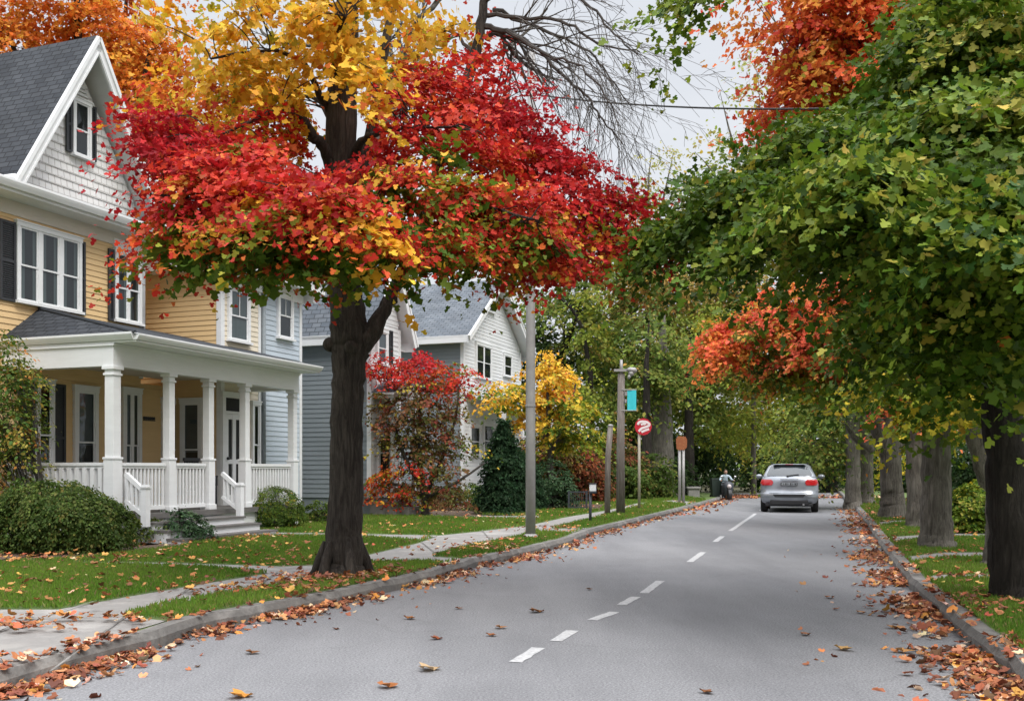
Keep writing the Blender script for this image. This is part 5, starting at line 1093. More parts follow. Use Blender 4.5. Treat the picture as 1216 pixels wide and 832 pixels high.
shrub('foundation_shrub','dark shrub in front of the grey house beside the maple trunk',Vector((g.x,Y,PZ)),[L(436,572,Y,14,.4,16,26,40,'dark'),L(428,586,Y,12,.4,12,18,40,'shrub')],OVAL,.06,.16,stems=5)
# red ornamental maple
Y=27.1; g=Vector(((505-CX)*Y/F,Y,PZ))
lob=[L(475,445,Y-.2,38,.8,22,30,44,'red'),L(497,430,Y,26,.7,14,14,44,'crimson'),L(445,440,Y-.3,22,.5,12,14,34,'red'),L(535,448,Y,34,.7,18,22,36,'redgreen'),L(502,478,Y,50,.9,30,66,44,'maroon'),L(500,520,Y,48,.9,30,66,44,'maroon'),L(500,550,Y,40,.8,16,22,44,'maroon'),L(550,462,Y,30,.6,14,14,30,'red'),
  L(538,500,Y,24,.7,26,10,34,'maroon'),L(470,500,Y-.2,26,.6,30,20,34,'maroon'),L(480,560,Y-.4,40,.6,8,11,40,'redgreen'),L(530,564,Y-.4,30,.6,8,9,40,'maroon'),L(455,572,Y-.5,24,.5,10,10,32,'redgreen'),L(500,582,Y,44,.7,14,26,36,'maroon'),L(470,590,Y-.2,34,.6,12,20,34,'redgreen'),L(540,588,Y-.2,30,.6,12,18,34,'maroon'),L(560,535,Y,18,.6,10,5,30,'undergreen'),L(585,468,Y+.8,22,.6,12,6,34,'yellowgreen'),L(452,500,Y-.4,16,.4,36,12,28,'maroon')]
make_tree('ornamental_maple','small red and bronze ornamental maple in front of the white gabled house','tree',g,T((505,613,Y,11),(504,594,Y,8),(500,560,Y,7),(497,520,Y,5),(500,470,Y,3)),
  [T((504,585,Y,6),(480,540,Y-.1,5),(465,490,Y-.2,3),(460,450,Y-.2,2)),T((504,590,Y,6),(525,545,Y,5),(540,500,Y,3),(545,460,Y,2)),T((504,588,Y,5),(470,575,Y-.3,3.5),(450,572,Y-.5,2)),T((504,592,Y,5),(545,570,Y-.2,3.5),(575,550,Y-.2,2))],lob,MAPLE,M['leaf'],M['twig'],150,leafkw=dict(leaf=.062,R0=.28))
for (px,py,rx,rz,pal,lab) in [(565,606,22,18,'boxwood','yellow green rounded shrub under the dark conifer'),(470,606,20,13,'redgreen','low orange leaved shrub in the bed below the ornamental maple'),(515,606,26,14,'maroon','bronze leaved low shrub at the foot of the ornamental maple')]:
    g=G2(px,py); Y=g.y+.3; shrub('bed_shrub',lab,Vector((g.x,Y,PZ)),[L(px,py-rz,Y,rx,.6,rz,50,34,pal),L(px+rx*.5,py-rz*.7,Y,rx*.6,.5,rz*.7,20,34,pal)],OVAL,.07,.18,stems=5)
# conifers
def conifer(label,px,py,top,w,Y,group=None):
    b=Vector(((px-CX)*Y/F,Y,PZ)); k=Y/F; hh=(py-top)*k; r=empty('conifer',b,0,label,'conifer',group)
    mb=MB(); mb.tube([b+Vector((0,0,-.05)),b+Vector((0,0,hh*.5)),b+Vector((.03,0,hh*.97))],[.09,.05,.01],8); mb.build('trunk',M['twig'],r,shift=b)
    cr=Crown()
    for i in range(22):
        t=i/21; z=hh*(.04+.93*t); rad=w*k*(1-t)**.75*(.9+.2*random.random())+.05
        cr.lobe((b.x,b.y,b.z+z),(rad,rad,hh*.05),int(10+34*(1-t)),40,'conifer',leaf=.085,R0=.16+.1*(1-t),shell=.75,tilt=1.0,droop=-.2)
    cr.build('foliage',OVAL,M['leaf_far'],r,b); return r
conifer('dark green pointed conifer beside the tall bare metal pole',598,605,496,30,28.5)
conifer('smaller dark conifer tucked behind the metal pole',622,603,538,20,31)
for (px,py,rx,rz,dy,pal,lab,cat) in [(652,604,30,32,.4,'shrubblue','pale green juniper shrub to the right of the metal pole','shrub'),(640,600,22,24,1.0,'boxwood','light green shrub peeping out behind the juniper','shrub')]:
    g=G2(px,py); Y=g.y+dy; shrub('garden_shrub',lab,Vector((g.x,Y,PZ)),[L(px,py-rz*.9,Y,rx,.8,rz,80,36,pal),L(px+rx*.6,py-rz*.5,Y,rx*.6,.6,rz*.5,30,36,pal)],OVAL,.085,.24,stems=6,cat=cat)
# yellow tree and rust coloured bushes
Y=34.0; b=Vector(((655-CX)*Y/F,Y,PZ)); 
make_tree('yellow_tree','small bright yellow tree behind the metal pole and conifers','tree',b,T((655,607,Y,9),(655,570,Y,7),(652,520,Y,6),(650,460,Y,3)),[T((653,540,Y,5),(675,490,Y,3),(685,450,Y,2)),T((653,530,Y,5),(625,480,Y,3),(610,460,Y,2))],
  [L(655,455,Y,36,1.2,22,22,60,'yellow'),L(680,490,Y,34,1.2,18,20,60,'yellowgreen'),L(640,490,Y,32,1.2,20,18,60,'yellow'),L(610,475,Y,28,1.0,20,22,34,'yellowgreen'),L(665,522,Y,40,1.2,16,18,60,'yellowgreen'),L(650,430,Y,20,.8,14,12,30,'yellow'),L(690,520,Y,26,1,16,16,34,'yellowgreen'),L(590,468,Y-1,26,.8,16,12,30,'yellow')],MAPLE,M['leaf'],M['twig'],70,leafkw=dict(leaf=.10,R0=.42))
for (px,py,rx,rz,Y,pal,lab) in [(690,595,36,34,38,'rust','rust red bush behind the little notice post'),(650,560,34,26,37,'maroon','bronze brown bush below the yellow tree'),(735,600,30,46,42,'maroon','tall bronze bush behind the wooden lamp pole'),(712,596,24,26,42,'dark','dark evergreen bush behind the wooden lamp pole'),(776,592,26,28,43,'shrub','dark green hedge bush beside the red sign post'),(745,596,20,24,41,'shrub','rounded green bush between lamp pole and red sign post'),(800,590,22,24,47,'dark','dark bush behind the two pale sign posts')]:
    b=Vector(((px-CX)*Y/F,Y,PZ)); shrub('roadside_bush',lab,b,[L(px,py-rz,Y,rx,1.2,rz,80,34,pal),L(px+rx*.4,py-rz*.5,Y,rx*.8,1,rz*.6,36,34,pal),L(px-rx*.4,py-rz*.6,Y,rx*.8,1,rz*.6,36,34,pal)],OVAL,.13,.38,'leaf_far',6,'bushes along the far left pavement')
# right garden
g=G2(1148,634); Y=g.y+.5
shrub('garden_bush','bright green bush beside the straight grey trunk on the right',Vector((g.x,Y,PZ)),[L(1148,606,Y,26,.6,24,90,40,'greenlight'),L(1140,620,Y,24,.5,14,40,40,'greenlight'),L(1165,618,Y,16,.5,14,24,40,'greenlight'),L(1155,590,Y,18,.5,14,24,36,'greenlight')],OVAL,.075,.22,stems=8)
g=G2(1175,600); Y=g.y
shrub('garden_bush','yellow green bush above the white box behind the leaning trunk',Vector((g.x,Y,PZ)),[L(1170,580,Y,20,.8,14,34,34,'yellowgreen'),L(1195,575,Y,24,.8,18,34,34,'yellowgreen')],OVAL,.10,.3,stems=5)
for (px,Y,rx,rz,py,pal,lab) in [(1150,46,34,34,560,'dark','dark blue green fir like shrub far behind the right garden'),(1090,55,40,24,565,'dark','dark hedge far behind the forked tree'),(1215,44,50,40,550,'dark','dark hedge at the far right edge of the garden'),(1050,60,40,24,565,'dark','dark hedge at the far end of the right roadside')]:
    b=Vector(((px-CX)*Y/F,Y,PZ)); shrub('boundary_hedge',lab,b,[L(px,py,Y,rx,1.4,rz,90,34,pal)],OVAL,.17,.5,'leaf_far',5,'hedges behind the right gardens',cat='hedge')
# leafy twig of a tree beyond the top of the frame, over the road
b=gnd(1420,690,PZ); Yt=b.y
# ================================================================ STREET FURNITURE, CAR, RIDER
# ---- tall metal pole and the overhead cable
g=gnd(630,640,PZ); r=empty('metal_pole',g,0,'tall bare grey metal pole on the grass verge beyond the big maple','pole')
mb=MB(); mb.tube([g+Vector((0,0,-.1)),g+Vector((0,0,2)),g+Vector((0,0,5)),g+Vector((.02,0,8.9))],[.092,.088,.08,.068],18); mb.build('shaft',M['metal'],r,smooth=True,shift=g)
mb=MB(); mb.lathe((g.x,g.y,PZ+2.42),[(.086,0),(.098,.005),(.098,.035),(.084,.04)],18); mb.lathe((g.x,g.y,PZ+.01),[(.14,0),(.14,.05),(.1,.09)],18); mb.build('collar',M['metal'],r,smooth=False,shift=g)
mb=MB(); mb.box(g.x-.02,g.x+.36,g.y-.02,g.y+.02,8.50,8.55); mb.build('cable_bracket',M['metal'],r,shift=g)
a=at(632,112,g.y); c=at(1330,110,10.5); mb=MB(); pts=[]
for i in range(40):
    t=i/39; p=a.lerp(c,t); p.z-=.22*4*t*(1-t); pts.append(p)
mb.tube(pts,[.014]*40,6); o=mb.build('overhead_cable',M['cable'],smooth=True)
tag(o,'thin black overhead cable crossing the road in front of the sky','cable')
# ---- wooden lamp pole with a turquoise banner
g=gnd(737,611,PZ); Y=g.y; k=Y/F
r=empty('lamp_pole',g,0,'weathered wooden street lamp pole with crossarm and turquoise banner','street lamp')
def z(py,Y_=None): return H-(py-HY)*(Y_ or Y)/F
mb=MB(); mb.tube([g+Vector((0,0,-.1)),Vector((g.x,Y,2)),Vector((g.x+.02,Y,z(444)))],[.13,.115,.10],14,wob=.02); mb.build('shaft',M['polewood'],r,smooth=True,shift=g)
mb=MB(); mb.tube([Vector((g.x+.02,Y,z(444))),Vector((g.x+.02,Y,z(427)))],[.05,.04],10); mb.build('pole_top',M['metal'],r,smooth=True,shift=g)
mb=MB(); mb.bar((g.x-.20,Y-.12,z(440)),(g.x+.22,Y-.12,z(440)),.07,.07); mb.build('crossarm',M['metal'],r,shift=g)
mb=MB(); lx=g.x+.16; zz=z(440)
mb.tube([(lx,Y-.13,zz),(lx+.08,Y-.14,zz+.01),(lx+.22,Y-.14,zz-.01),(lx+.28,Y-.14,zz-.03)],[.045,.075,.085,.03],12); mb.ell((lx+.12,Y-.14,zz-.09),(.085,.075,.08)); mb.tube([(lx+.08,Y-.14,zz-.14),(lx+.05,Y-.14,zz-.24)],[.05,.035],10); mb.build('lamp_head',M['metal'],r,smooth=True,shift=g)
M['teal']=mat('turquoise_banner_cloth',(.03,.50,.58),(.05,.58,.64),3,.6,stretch=(1,1,.3))
mb=MB(); x0,x1=(744.5-CX)*k,(755-CX)*k; n=8
for i in range(n):
    a0,a1=i/n,(i+1)/n; f=lambda t:.012*math.sin(t*6.3)
    for yy in (-.1,-.092): mb.quad((x0+(x1-x0)*a0,Y+yy+f(a0),z(487)),(x0+(x1-x0)*a1,Y+yy+f(a1),z(487)),(x0+(x1-x0)*a1,Y+yy+f(a1),z(463.5)),(x0+(x1-x0)*a0,Y+yy+f(a0),z(463.5)))
mb.build('banner',M['teal'],r,shift=g)
mb=MB()
for py in (463,487.5): mb.tube([(g.x,Y-.1,z(py)),(x1+.01,Y-.1,z(py))],[.014,.014],8)
mb.box(g.x+.10,g.x+.17,Y-.14,Y-.08,z(470),z(465)); mb.box(g.x+.10,g.x+.16,Y-.14,Y-.08,z(477),z(474)); mb.build('banner_bracket',M['metal'],r,shift=g)
# ---- wooden stub pole
g=gnd(722,612,PZ); r=empty('wooden_post',g,math.radians(0),'short grey wooden pole without lamp, left of the lamp pole','post')
mb=MB(); mb.tube([g+Vector((-.02,0,-.1)),g+Vector((0,0,1.6)),Vector((g.x+.07,g.y,z(506,g.y)))],[.085,.08,.075],12,wob=.03); mb.build('shaft',M['polewood'],r,smooth=True,shift=g)
mb=MB(); mb.lathe((g.x+.07,g.y,z(506,g.y)),[(.082,0),(.082,.03),(.02,.06)],12); mb.build('pole_cap',M['metal'],r,shift=g)
# ---- red round sign
g=gnd(759,606,PZ); Y=g.y; r=empty('road_sign',g,0,'round red road sign with white swoosh on a thin pale post','sign')
M['post']=mat('pale_painted_post',(.42,.38,.30),(.30,.27,.22),8,.7); M['sign_red']=mat('sign_red_paint',(.55,.02,.035),(.46,.015,.03),9,.45); M['sign_white']=mat('sign_white_paint',(.75,.62,.62),(.8,.72,.72),9,.45)
mb=MB(); mb.tube([g+Vector((0,0,-.1)),Vector((g.x,Y,z(497)))],[.045,.04],10); mb.build('post',M['post'],r,smooth=True,shift=g)
sx_=(763.5-CX)*Y/F; sz=z(506.5); rad=10.2*Y/F
mb=MB(); mb.lathe((sx_,Y-.06,sz),[(.01,-.012),(rad,-.012),(rad,.012),(.01,.012)],12,0,'y'); pl=mb.build('sign_plate',M['sign_red'],r,shift=g)
mb=MB(); kk=Y/F
for pth in ([(-6.3,-2.2),(-5,-5.2),(0,-6.2),(5,-4.9),(7.4,-2.2),(3.4,.2),(-1.6,1.8),(-5.4,5.6)],[(-2.8,-2.4),(1.2,-3.5),(2.6,-2.3)],[(-2.2,6.4),(2.6,4.2),(6.9,2.8)]):
    pp,_r=curve([(sx_+x*kk,Y-.082,sz-y*kk,.03) for x,y in pth],4); hw=.036; Ls=[];Rs=[]
    for q in range(len(pp)):
        t=(pp[min(q+1,len(pp)-1)]-pp[max(q-1,0)]).normalized(); nn_=Vector((-t.z,0,t.x)); Ls.append(pp[q]+nn_*hw); Rs.append(pp[q]-nn_*hw)
    for q in range(len(pp)-1): mb.quad(Ls[q],Ls[q+1],Rs[q+1],Rs[q])
mb.build('sign_mark',M['sign_white'],pl,shift=g)
# ---- two pale posts with a rusty orange panel
g=gnd(806,597,PZ); Y=g.y; r=empty('twin_post_sign',g,0,'rusty orange sign panel on two pale posts near the end of the left pavement','sign')
M['rust']=mat('rusty_orange_panel',(.40,.12,.035),(.24,.075,.03),14,.8,c3=(.46,.19,.06))
for px in (807,811.5):
    x=(px-CX)*Y/F; mb=MB(); mb.tube([(x,Y,0),(x,Y,z(534))],[.06,.055],10); mb.build('post',M['metal'],r,smooth=True,shift=g)
mb=MB(); x=(809-CX)*Y/F; w=6.6*Y/F; pts=[(-.9,-.8),(-.5,-1),(.5,-.95),(.95,-.6),(1,.5),(.7,.95),(-.6,1),(-1,.6)]
vs=[(x+a*w,Y-.08+d,z(526)+b_*w*1.25) for d in (0,.03) for a,b_ in pts]; mb.add(vs,[tuple(range(8)),tuple(range(8,16))]+[(i,(i+1)%8,8+(i+1)%8,8+i) for i in range(8)]); mb.build('sign_panel',M['rust'],r,shift=g)
# ---- notice post with white box
g=gnd(701,621,PZ); Y=g.y; r=empty('notice_post',g,0,'thin dark post with a small white box on top beside the pavement','notice post')
M['darkmetal']=mat('dark_painted_metal',(.03,.035,.045),(.05,.055,.065),8,.5)
mb=MB(); mb.tube([g+Vector((0,0,-.1)),Vector((g.x,Y,z(585)))],[.035,.035],10); mb.build('post',M['darkmetal'],r,smooth=True,shift=g)
mb=MB(); a,b_=(700-CX)*Y/F,(707.5-CX)*Y/F; mb.box(a,b_,Y-.10,Y+.08,z(583),z(574.5)); mb.build('box',M['white'],r,shift=g,bevel=.01)
mb=MB(); mb.box(a-.012,b_+.012,Y-.112,Y+.09,z(574.5)+.001,z(573.6)); mb.box(a-.01,b_+.01,Y-.105,Y+.085,z(585),z(583)-.001); mb.build('lid',M['darkmetal'],r,shift=g)
# ---- small wire garden gate / fence panel and stone pier further on
g=gnd(686,606,PZ); Y=g.y; r=empty('garden_gate',g,0,'low dark wire garden gate in front of the rust red bush','gate')
mb=MB(); 
for x in (-.28,.28): mb.box(x-.025,x+.025,-.025,.025,0,.62)
mb.box(-.28,.28,-.018,.018,.56,.60); mb.box(-.28,.28,-.018,.018,.08,.12); mb.build('gate_frame',M['darkmetal'],r)
mb=MB()
for i in range(9): mb.box(-.24+i*.06-.006,-.24+i*.06+.006,-.008,.008,.12,.56)
mb.build('wire_panel',M['darkmetal'],r)
g=gnd(823,593,0); r=empty('stone_pier',g,0,'low grey stone pier where the left pavement ends','pier'); mb=MB(); mb.box(-.26,.26,-.25,.25,0,.50); mb.build('shaft',M['concrete'],r,bevel=.02); mb=MB(); mb.box(-.32,.32,-.31,.31,.502,.60); mb.build('cap',M['concrete'],r,bevel=.02)
# ---- right garden: white bin and brown wooden box
g=gnd(1175,634,PZ); Y=g.y; r=empty('patterned_bin',g,0,'white bin with blue green speckled pattern behind the dark trunk on the right','bin')
M['speckle']=mat('speckled_white_plastic',(.62,.66,.70),(.55,.60,.65),18,.5,c3=(.10,.25,.26))
mb=MB(); k=Y/F; w=4.2*k; mb.box(-w,w,-w,w,.03,26*k); mb.build('body',M['speckle'],r,bevel=.02)
mb=MB(); mb.lathe((0,0,26*k),[(w*1.15,.0),(w*1.1,.03),(w*.7,.09),(.02,.11)],14); mb.build('lid',M['metal'],r,smooth=True)
g=gnd(1185,634,PZ); g.y+=1.0; r=empty('wooden_planter',g,0,'brown wooden box on a grey pedestal half hidden by the trunks on the right','planter')
M['brownwood']=mat('orange_brown_wood',(.30,.115,.045),(.22,.085,.035),8,.6,stretch=(6,6,.6))
mb=MB(); mb.box(-.16,.16,-.16,.16,.44,.62); mb.build('box',M['brownwood'],r,bevel=.01); mb=MB(); mb.box(-.12,.12,-.12,.12,0,.44); mb.build('pedestal',M['concrete'],r,bevel=.01)
# ================================================================ silver car
M['silver']=None
m,nt,bs=newmat('silver_car_paint'); bs.inputs['Base Color'].default_value=(.28,.30,.33,1); bs.inputs['Metallic'].default_value=.55; bs.inputs['Roughness'].default_value=.32; bs.inputs['Coat Weight'].default_value=.6; bs.inputs['Coat Roughness'].default_value=.06
nz=N(nt,'ShaderNodeTexNoise',Scale=3.0,Detail=5.0); tc=N(nt,'ShaderNodeTexCoord'); nt.links.new(tc.outputs['Object'],nz.inputs['Vector']); rp=ramp(nt,[(.35,(.25,.27,.30)),(.65,(.33,.35,.385))]); nt.links.new(nz.outputs[0],rp.inputs[0]); nt.links.new(rp.outputs[0],bs.inputs['Base Color']); M['silver']=m
M['tyre']=mat('tyre_rubber',(.012,.012,.013),(.022,.021,.02),20,.9); M['blackplastic']=mat('black_plastic',(.014,.014,.016),(.022,.022,.024),10,.55)
m,nt,bs=newmat('tail_lamp_red'); bs.inputs['Base Color'].default_value=(.42,.008,.012,1); bs.inputs['Roughness'].default_value=.12; bs.inputs['Coat Weight'].default_value=1; M['lamp']=m
m,nt,bs=newmat('car_glass'); bs.inputs['Base Color'].default_value=(.05,.06,.068,1); bs.inputs['Roughness'].default_value=.04; bs.inputs['Specular IOR Level'].default_value=.9; M['carglass']=m
m,nt,bs=newmat('chrome'); bs.inputs['Base Color'].default_value=(.6,.6,.6,1); bs.inputs['Metallic'].default_value=1; bs.inputs['Roughness'].default_value=.2; M['chrome']=m
g=gnd(937,608.5); car=empty('parked_car',g,math.atan2(-.3072,1)+.012,'silver hatchback seen from behind driving away on the right of the road','car')
# rows: (z, half width, y of the rear face); columns forward
rows=[(.27,.72,.14),(.33,.84,.05),(.45,.895,.015),(.60,.905,.0),(.635,.90,.05),(.80,.905,.075),(.92,.90,.085),(1.04,.875,.11),(1.13,.835,.15),(1.17,.815,.18)]
stat=[(0,1.0,1.0),(.25,1.012,1),(.9,1.02,1),(1.8,1.02,1),(2.9,1.015,1),(3.5,.99,.92),(3.95,.93,.84),(4.2,.80,.76)]
mb=MB(); nx=9
def rearpt(i,u):
    z_,hw,y=rows[i]; return (u*hw,y+.16*abs(u)**3.0,z_)
b0=len(mb.v)
for i in range(len(rows)):
    for j in range(nx): mb.v.append(rearpt(i,-1+2*j/(nx-1)))
for i in range(len(rows)-1):
    for j in range(nx-1): mb.f.append((i*nx+j,i*nx+j+1,(i+1)*nx+j+1,(i+1)*nx+j)); mb.m.append(0); mb.uv.append(None)
for sg in (-1,1):
    base=len(mb.v)
    for (yy,ws,zs) in stat:
        for (z_,hw,y0) in rows:
            if yy==0: p=(sg*hw,y0+.16,z_)
            else: p=(sg*hw*ws,y0+.16+yy*(1-.02),z_ if z_<.64 else .64+(z_-.64)*zs)
            mb.v.append(p)
    n=len(rows)
    for a in range(len(stat)-1):
        for i in range(n-1): mb.f.append((base+a*n+i,base+a*n+i+1,base+(a+1)*n+i+1,base+(a+1)*n+i)); mb.m.append(0); mb.uv.append(None)
    if sg==-1: L0=base
    else: R0_=base
n=len(rows)
for a in range(len(stat)-1): mb.f.append((L0+a*n+n-1,R0_+a*n+n-1,R0_+(a+1)*n+n-1,L0+(a+1)*n+n-1)); mb.m.append(0); mb.uv.append(None)
a=len(stat)-1
for i in range(n-1): mb.f.append((L0+a*n+i,R0_+a*n+i,R0_+a*n+i+1,L0+a*n+i+1)); mb.m.append(0); mb.uv.append(None)
o=mb.build('body',M['silver'],car,smooth=True); 
bmm=bmesh.new(); bmm.from_mesh(o.data); bmesh.ops.remove_doubles(bmm,verts=bmm.verts,dist=.004); bmesh.ops.recalc_face_normals(bmm,faces=bmm.faces); bmm.to_mesh(o.data); bmm.free()
body=o
# greenhouse
cab=[(1.165,.815,.185,3.05),(1.22,.795,.215,2.95),(1.34,.735,.31,2.72),(1.46,.675,.42,2.42),(1.525,.63,.50,2.15),(1.565,.56,.60,1.98),(1.585,.40,.75,1.80)]
mb=MB(); K=len(cab); ny=7
for (z_,hw,yr,yf) in cab:
    for j in range(nx): 
        u=-1+2*j/(nx-1); mb.v.append((u*hw,yr+.13*abs(u)**3,z_))
for i in range(K-1):
    for j in range(nx-1): mb.f.append((i*nx+j,i*nx+j+1,(i+1)*nx+j+1,(i+1)*nx+j)); mb.m.append(0); mb.uv.append(None)
for sg in (-1,1):
    base=len(mb.v)
    for t in range(ny):
        for (z_,hw,yr,yf) in cab: 
            y=yr+.13+(yf-yr-.13)*t/(ny-1); mb.v.append((sg*hw*(1+.05*math.sin(math.pi*t/(ny-1))),y,z_))
    for t in range(ny-1):
        for i in range(K-1): mb.f.append((base+t*K+i,base+t*K+i+1,base+(t+1)*K+i+1,base+(t+1)*K+i)); mb.m.append(0); mb.uv.append(None)
    if sg==-1: L0=base
    else: R0_=base
for t in range(ny-1): mb.f.append((L0+t*K+K-1,R0_+t*K+K-1,R0_+(t+1)*K+K-1,L0+(t+1)*K+K-1)); mb.m.append(0); mb.uv.append(None)
for i in range(K-1): t=ny-1; mb.f.append((L0+t*K+i,R0_+t*K+i,R0_+t*K+i+1,L0+t*K+i+1)); mb.m.append(0); mb.uv.append(None)
o=mb.build('roof',M['silver'],car,smooth=True)
bmm=bmesh.new(); bmm.from_mesh(o.data); bmesh.ops.remove_doubles(bmm,verts=bmm.verts,dist=.004); bmesh.ops.recalc_face_normals(bmm,faces=bmm.faces); bmm.to_mesh(o.data); bmm.free()
def cabp(zq,u,d=.012):
    for (a,b_) in zip(cab[:-1],cab[1:]):
        if a[0]<=zq<=b_[0]:
            t=(zq-a[0])/(b_[0]-a[0]); hw=a[1]+(b_[1]-a[1])*t; yr=a[2]+(b_[2]-a[2])*t; return (u*hw,yr+.13*abs(u)**3-d,zq+d*.4)
mb=MB(); zs=[1.185,1.24,1.30,1.37,1.44,1.49,1.515]; us=[-.90,-.8,-.6,-.3,0,.3,.6,.8,.90]
for z_ in zs:
    for u in us: mb.v.append(cabp(z_,u*(.97 if z_<1.2 else 1)))
for i in range(len(zs)-1):
    for j in range(len(us)-1): mb.f.append((i*9+j,i*9+j+1,(i+1)*9+j+1,(i+1)*9+j)); mb.m.append(0); mb.uv.append(None)
mb.build('rear_window',M['carglass'],car,smooth=True)
for sg in (-1,1):
    mb=MB()
    for (t0,t1) in ((.12,.30),(.34,.60),(.64,.90)):
        q=[]
        for t,zq in ((t0,1.19),(t1,1.19),(t1*.97,1.47),(t0*1.15,1.47)):
            for (a,b_) in zip(cab[:-1],cab[1:]):
                if a[0]<=zq<=b_[0]:
                    s=(zq-a[0])/(b_[0]-a[0]); hw=a[1]+(b_[1]-a[1])*s; yr=a[2]+(b_[2]-a[2])*s; yf=a[3]+(b_[3]-a[3])*s; break
            q.append((sg*(hw*(1+.05*math.sin(math.pi*t))+.008),yr+.13+(yf-yr-.13)*t,zq))
        mb.quad(*q)
    mb.build('side_window',M['carglass'],car)
    # tail lamp wrapped round the corner
    mb=MB(); zz_=[(.885,.60,.90),(.95,.56,1.0),(1.02,.58,1.0),(1.075,.66,1.0)]
    for z_,ua,ub in zz_:
        i=max(k_ for k_ in range(len(rows)) if rows[k_][0]<=z_); a,b_=rows[i],rows[min(i+1,len(rows)-1)]; t=(z_-a[0])/max(1e-6,b_[0]-a[0]); hw=a[1]+(b_[1]-a[1])*t; y=a[2]+(b_[2]-a[2])*t
        for q in range(5):
            u=ua+(ub-ua)*q/4; mb.v.append((sg*u*hw,y+.16*u**3-.022,z_))
        mb.v.append((sg*(hw*1.0+.012),y+.16+.02,z_)); mb.v.append((sg*(hw*1.004+.012),y+.16+.12,z_))
    for i in range(3):
        for q in range(6): mb.f.append((i*7+q,i*7+q+1,(i+1)*7+q+1,(i+1)*7+q)); mb.m.append(0); mb.uv.append(None)
    mb.build('tail_light',M['lamp'],car,smooth=True)
    mb=MB(); mb.box(min(sg*.50,sg*.72),max(sg*.50,sg*.72),-.012,.03,.56,.60); mb.build('reflector',M['chrome'],car)
    # mirror
    mb=MB(); mb.ell((sg*1.03,2.25,1.16),(.12,.085,.075)); mb.bar((sg*.82,2.28,1.10),(sg*.98,2.26,1.13),.05,.04); mb.build('wing_mirror',M['silver'],car,smooth=True)
    # wheels
    for y in (.78,3.35):
        wh=MB(); cx=sg*.80; wh.lathe((cx,y,.315),[(.20,-.115),(.285,-.11),(.31,-.085),(.315,0),(.31,.085),(.285,.11),(.20,.115)],28,0,'x'); w_=wh.build('wheel',M['tyre'],car,smooth=False)
        rm=MB(); rm.lathe((cx+sg*.06,y,.315),[(.02,0),(.20,-.01),(.20,.03),(.02,.05)],20,0,'x'); rm.build('rim',M['chrome'],w_)
    mb=MB(); mb.bar((sg*.56,.75,1.60),(sg*.60,1.95,1.60),.035,.035); mb.bar((sg*.56,.85,1.57),(sg*.56,.85,1.60),.03,.03); mb.bar((sg*.59,1.85,1.57),(sg*.59,1.85,1.60),.03,.03); mb.build('roof_rail',M['blackplastic'],car)
mb=MB(); mb.box(-.60,.60,.02,.20,.255,.40); mb.box(-.74,.74,.10,3.9,.20,.30); mb.build('underbody',M['blackplastic'],car,bevel=.02)
mb=MB(); 
vs=[(-.44,-.008,.50),(.44,-.008,.50),(.52,-.004,.60),(-.52,-.004,.60)]; mb.add(vs,[(0,1,2,3)]); mb.build('bumper_insert',M['blackplastic'],car)
mb=MB(); mb.box(-.62,.62,.045,.053,.628,.642); mb.box(-.26,.26,.060,.072,.875,.975); mb.build('tailgate_recess',M['blackplastic'],car)
mb=MB(); mb.box(-.235,.235,.045,.059,.885,.965); pl=mb.build('number_plate',mat('grey_plate',(.34,.36,.38),(.26,.28,.30),40,.5),car)
mb=MB()
for i,x in enumerate((-.19,-.12,-.05,.03,.10,.17)): mb.box(x,x+.042,.041,.0445,.895,.955) if i%2 else (mb.box(x,x+.012,.041,.0445,.895,.955),mb.box(x+.013,x+.042,.041,.0445,.918,.93))
mb.build('plate_marks',M['blackplastic'],pl)
mb=MB(); mb.box(-.52,.52,.40,.62,1.548,1.575); mb.build('spoiler',M['silver'],car,bevel=.01)
mb=MB(); mb.box(-.12,.12,.392,.405,1.552,1.570); mb.build('brake_light',M['lamp'],car)
mb=MB(); mb.bar((-.05,.155,1.19),(.30,.20,1.235),.02,.02); mb.ell((-.05,.16,1.185),(.04,.03,.025)); mb.build('rear_wiper',M['blackplastic'],car)
mb=MB(); mb.bar((-.28,.07,1.075),(.28,.07,1.075),.02,.025); mb.build('tailgate_handle',M['chrome'],car)
mb=MB(); mb.tube([(.45,.10,.27),(.45,.02,.27)],[.035,.035],10); mb.build('exhaust',M['chrome'],car)
mb=MB(); mb.tube([(0,1.9,1.575),(0,1.75,1.80)],[.008,.004],6); mb.build('aerial',M['blackplastic'],car)
# ================================================================ rider on a dark scooter at the end of the street, with a bin beside
g=gnd(866,593.5); sc=empty('motor_scooter',g,0,'dark motor scooter facing us at the far end of the road','scooter')
mb=MB(); mb.lathe((0,0,.24),[(.12,-.06),(.215,-.055),(.24,-.02),(.24,.02),(.215,.055),(.12,.06)],20,0,'x'); mb.build('wheel',M['tyre'],sc)
mb=MB(); mb.lathe((0,1.15,.24),[(.12,-.06),(.215,-.055),(.24,-.02),(.24,.02),(.215,.055),(.12,.06)],20,0,'x'); mb.build('wheel',M['tyre'],sc)
mb=MB(); vs=[]
for z_,w,y in ((.22,.15,.10),(.45,.20,.02),(.66,.24,.02),(.80,.20,.10),(.84,.12,.16)):
    for u in (-1,-.6,0,.6,1): vs.append((u*w,y+.12*u*u,z_))
for z_,w,y in ((.22,.15,.10),(.45,.20,.02),(.66,.24,.02),(.80,.20,.10),(.84,.12,.16)):
    for u in (-1,-.6,0,.6,1): vs.append((u*w,y+.05+.12*u*u,z_))
fs=[]
for o_ in (0,25):
    for i in range(4):
        for j in range(4): fs.append((o_+i*5+j,o_+i*5+j+1,o_+(i+1)*5+j+1,o_+(i+1)*5+j))
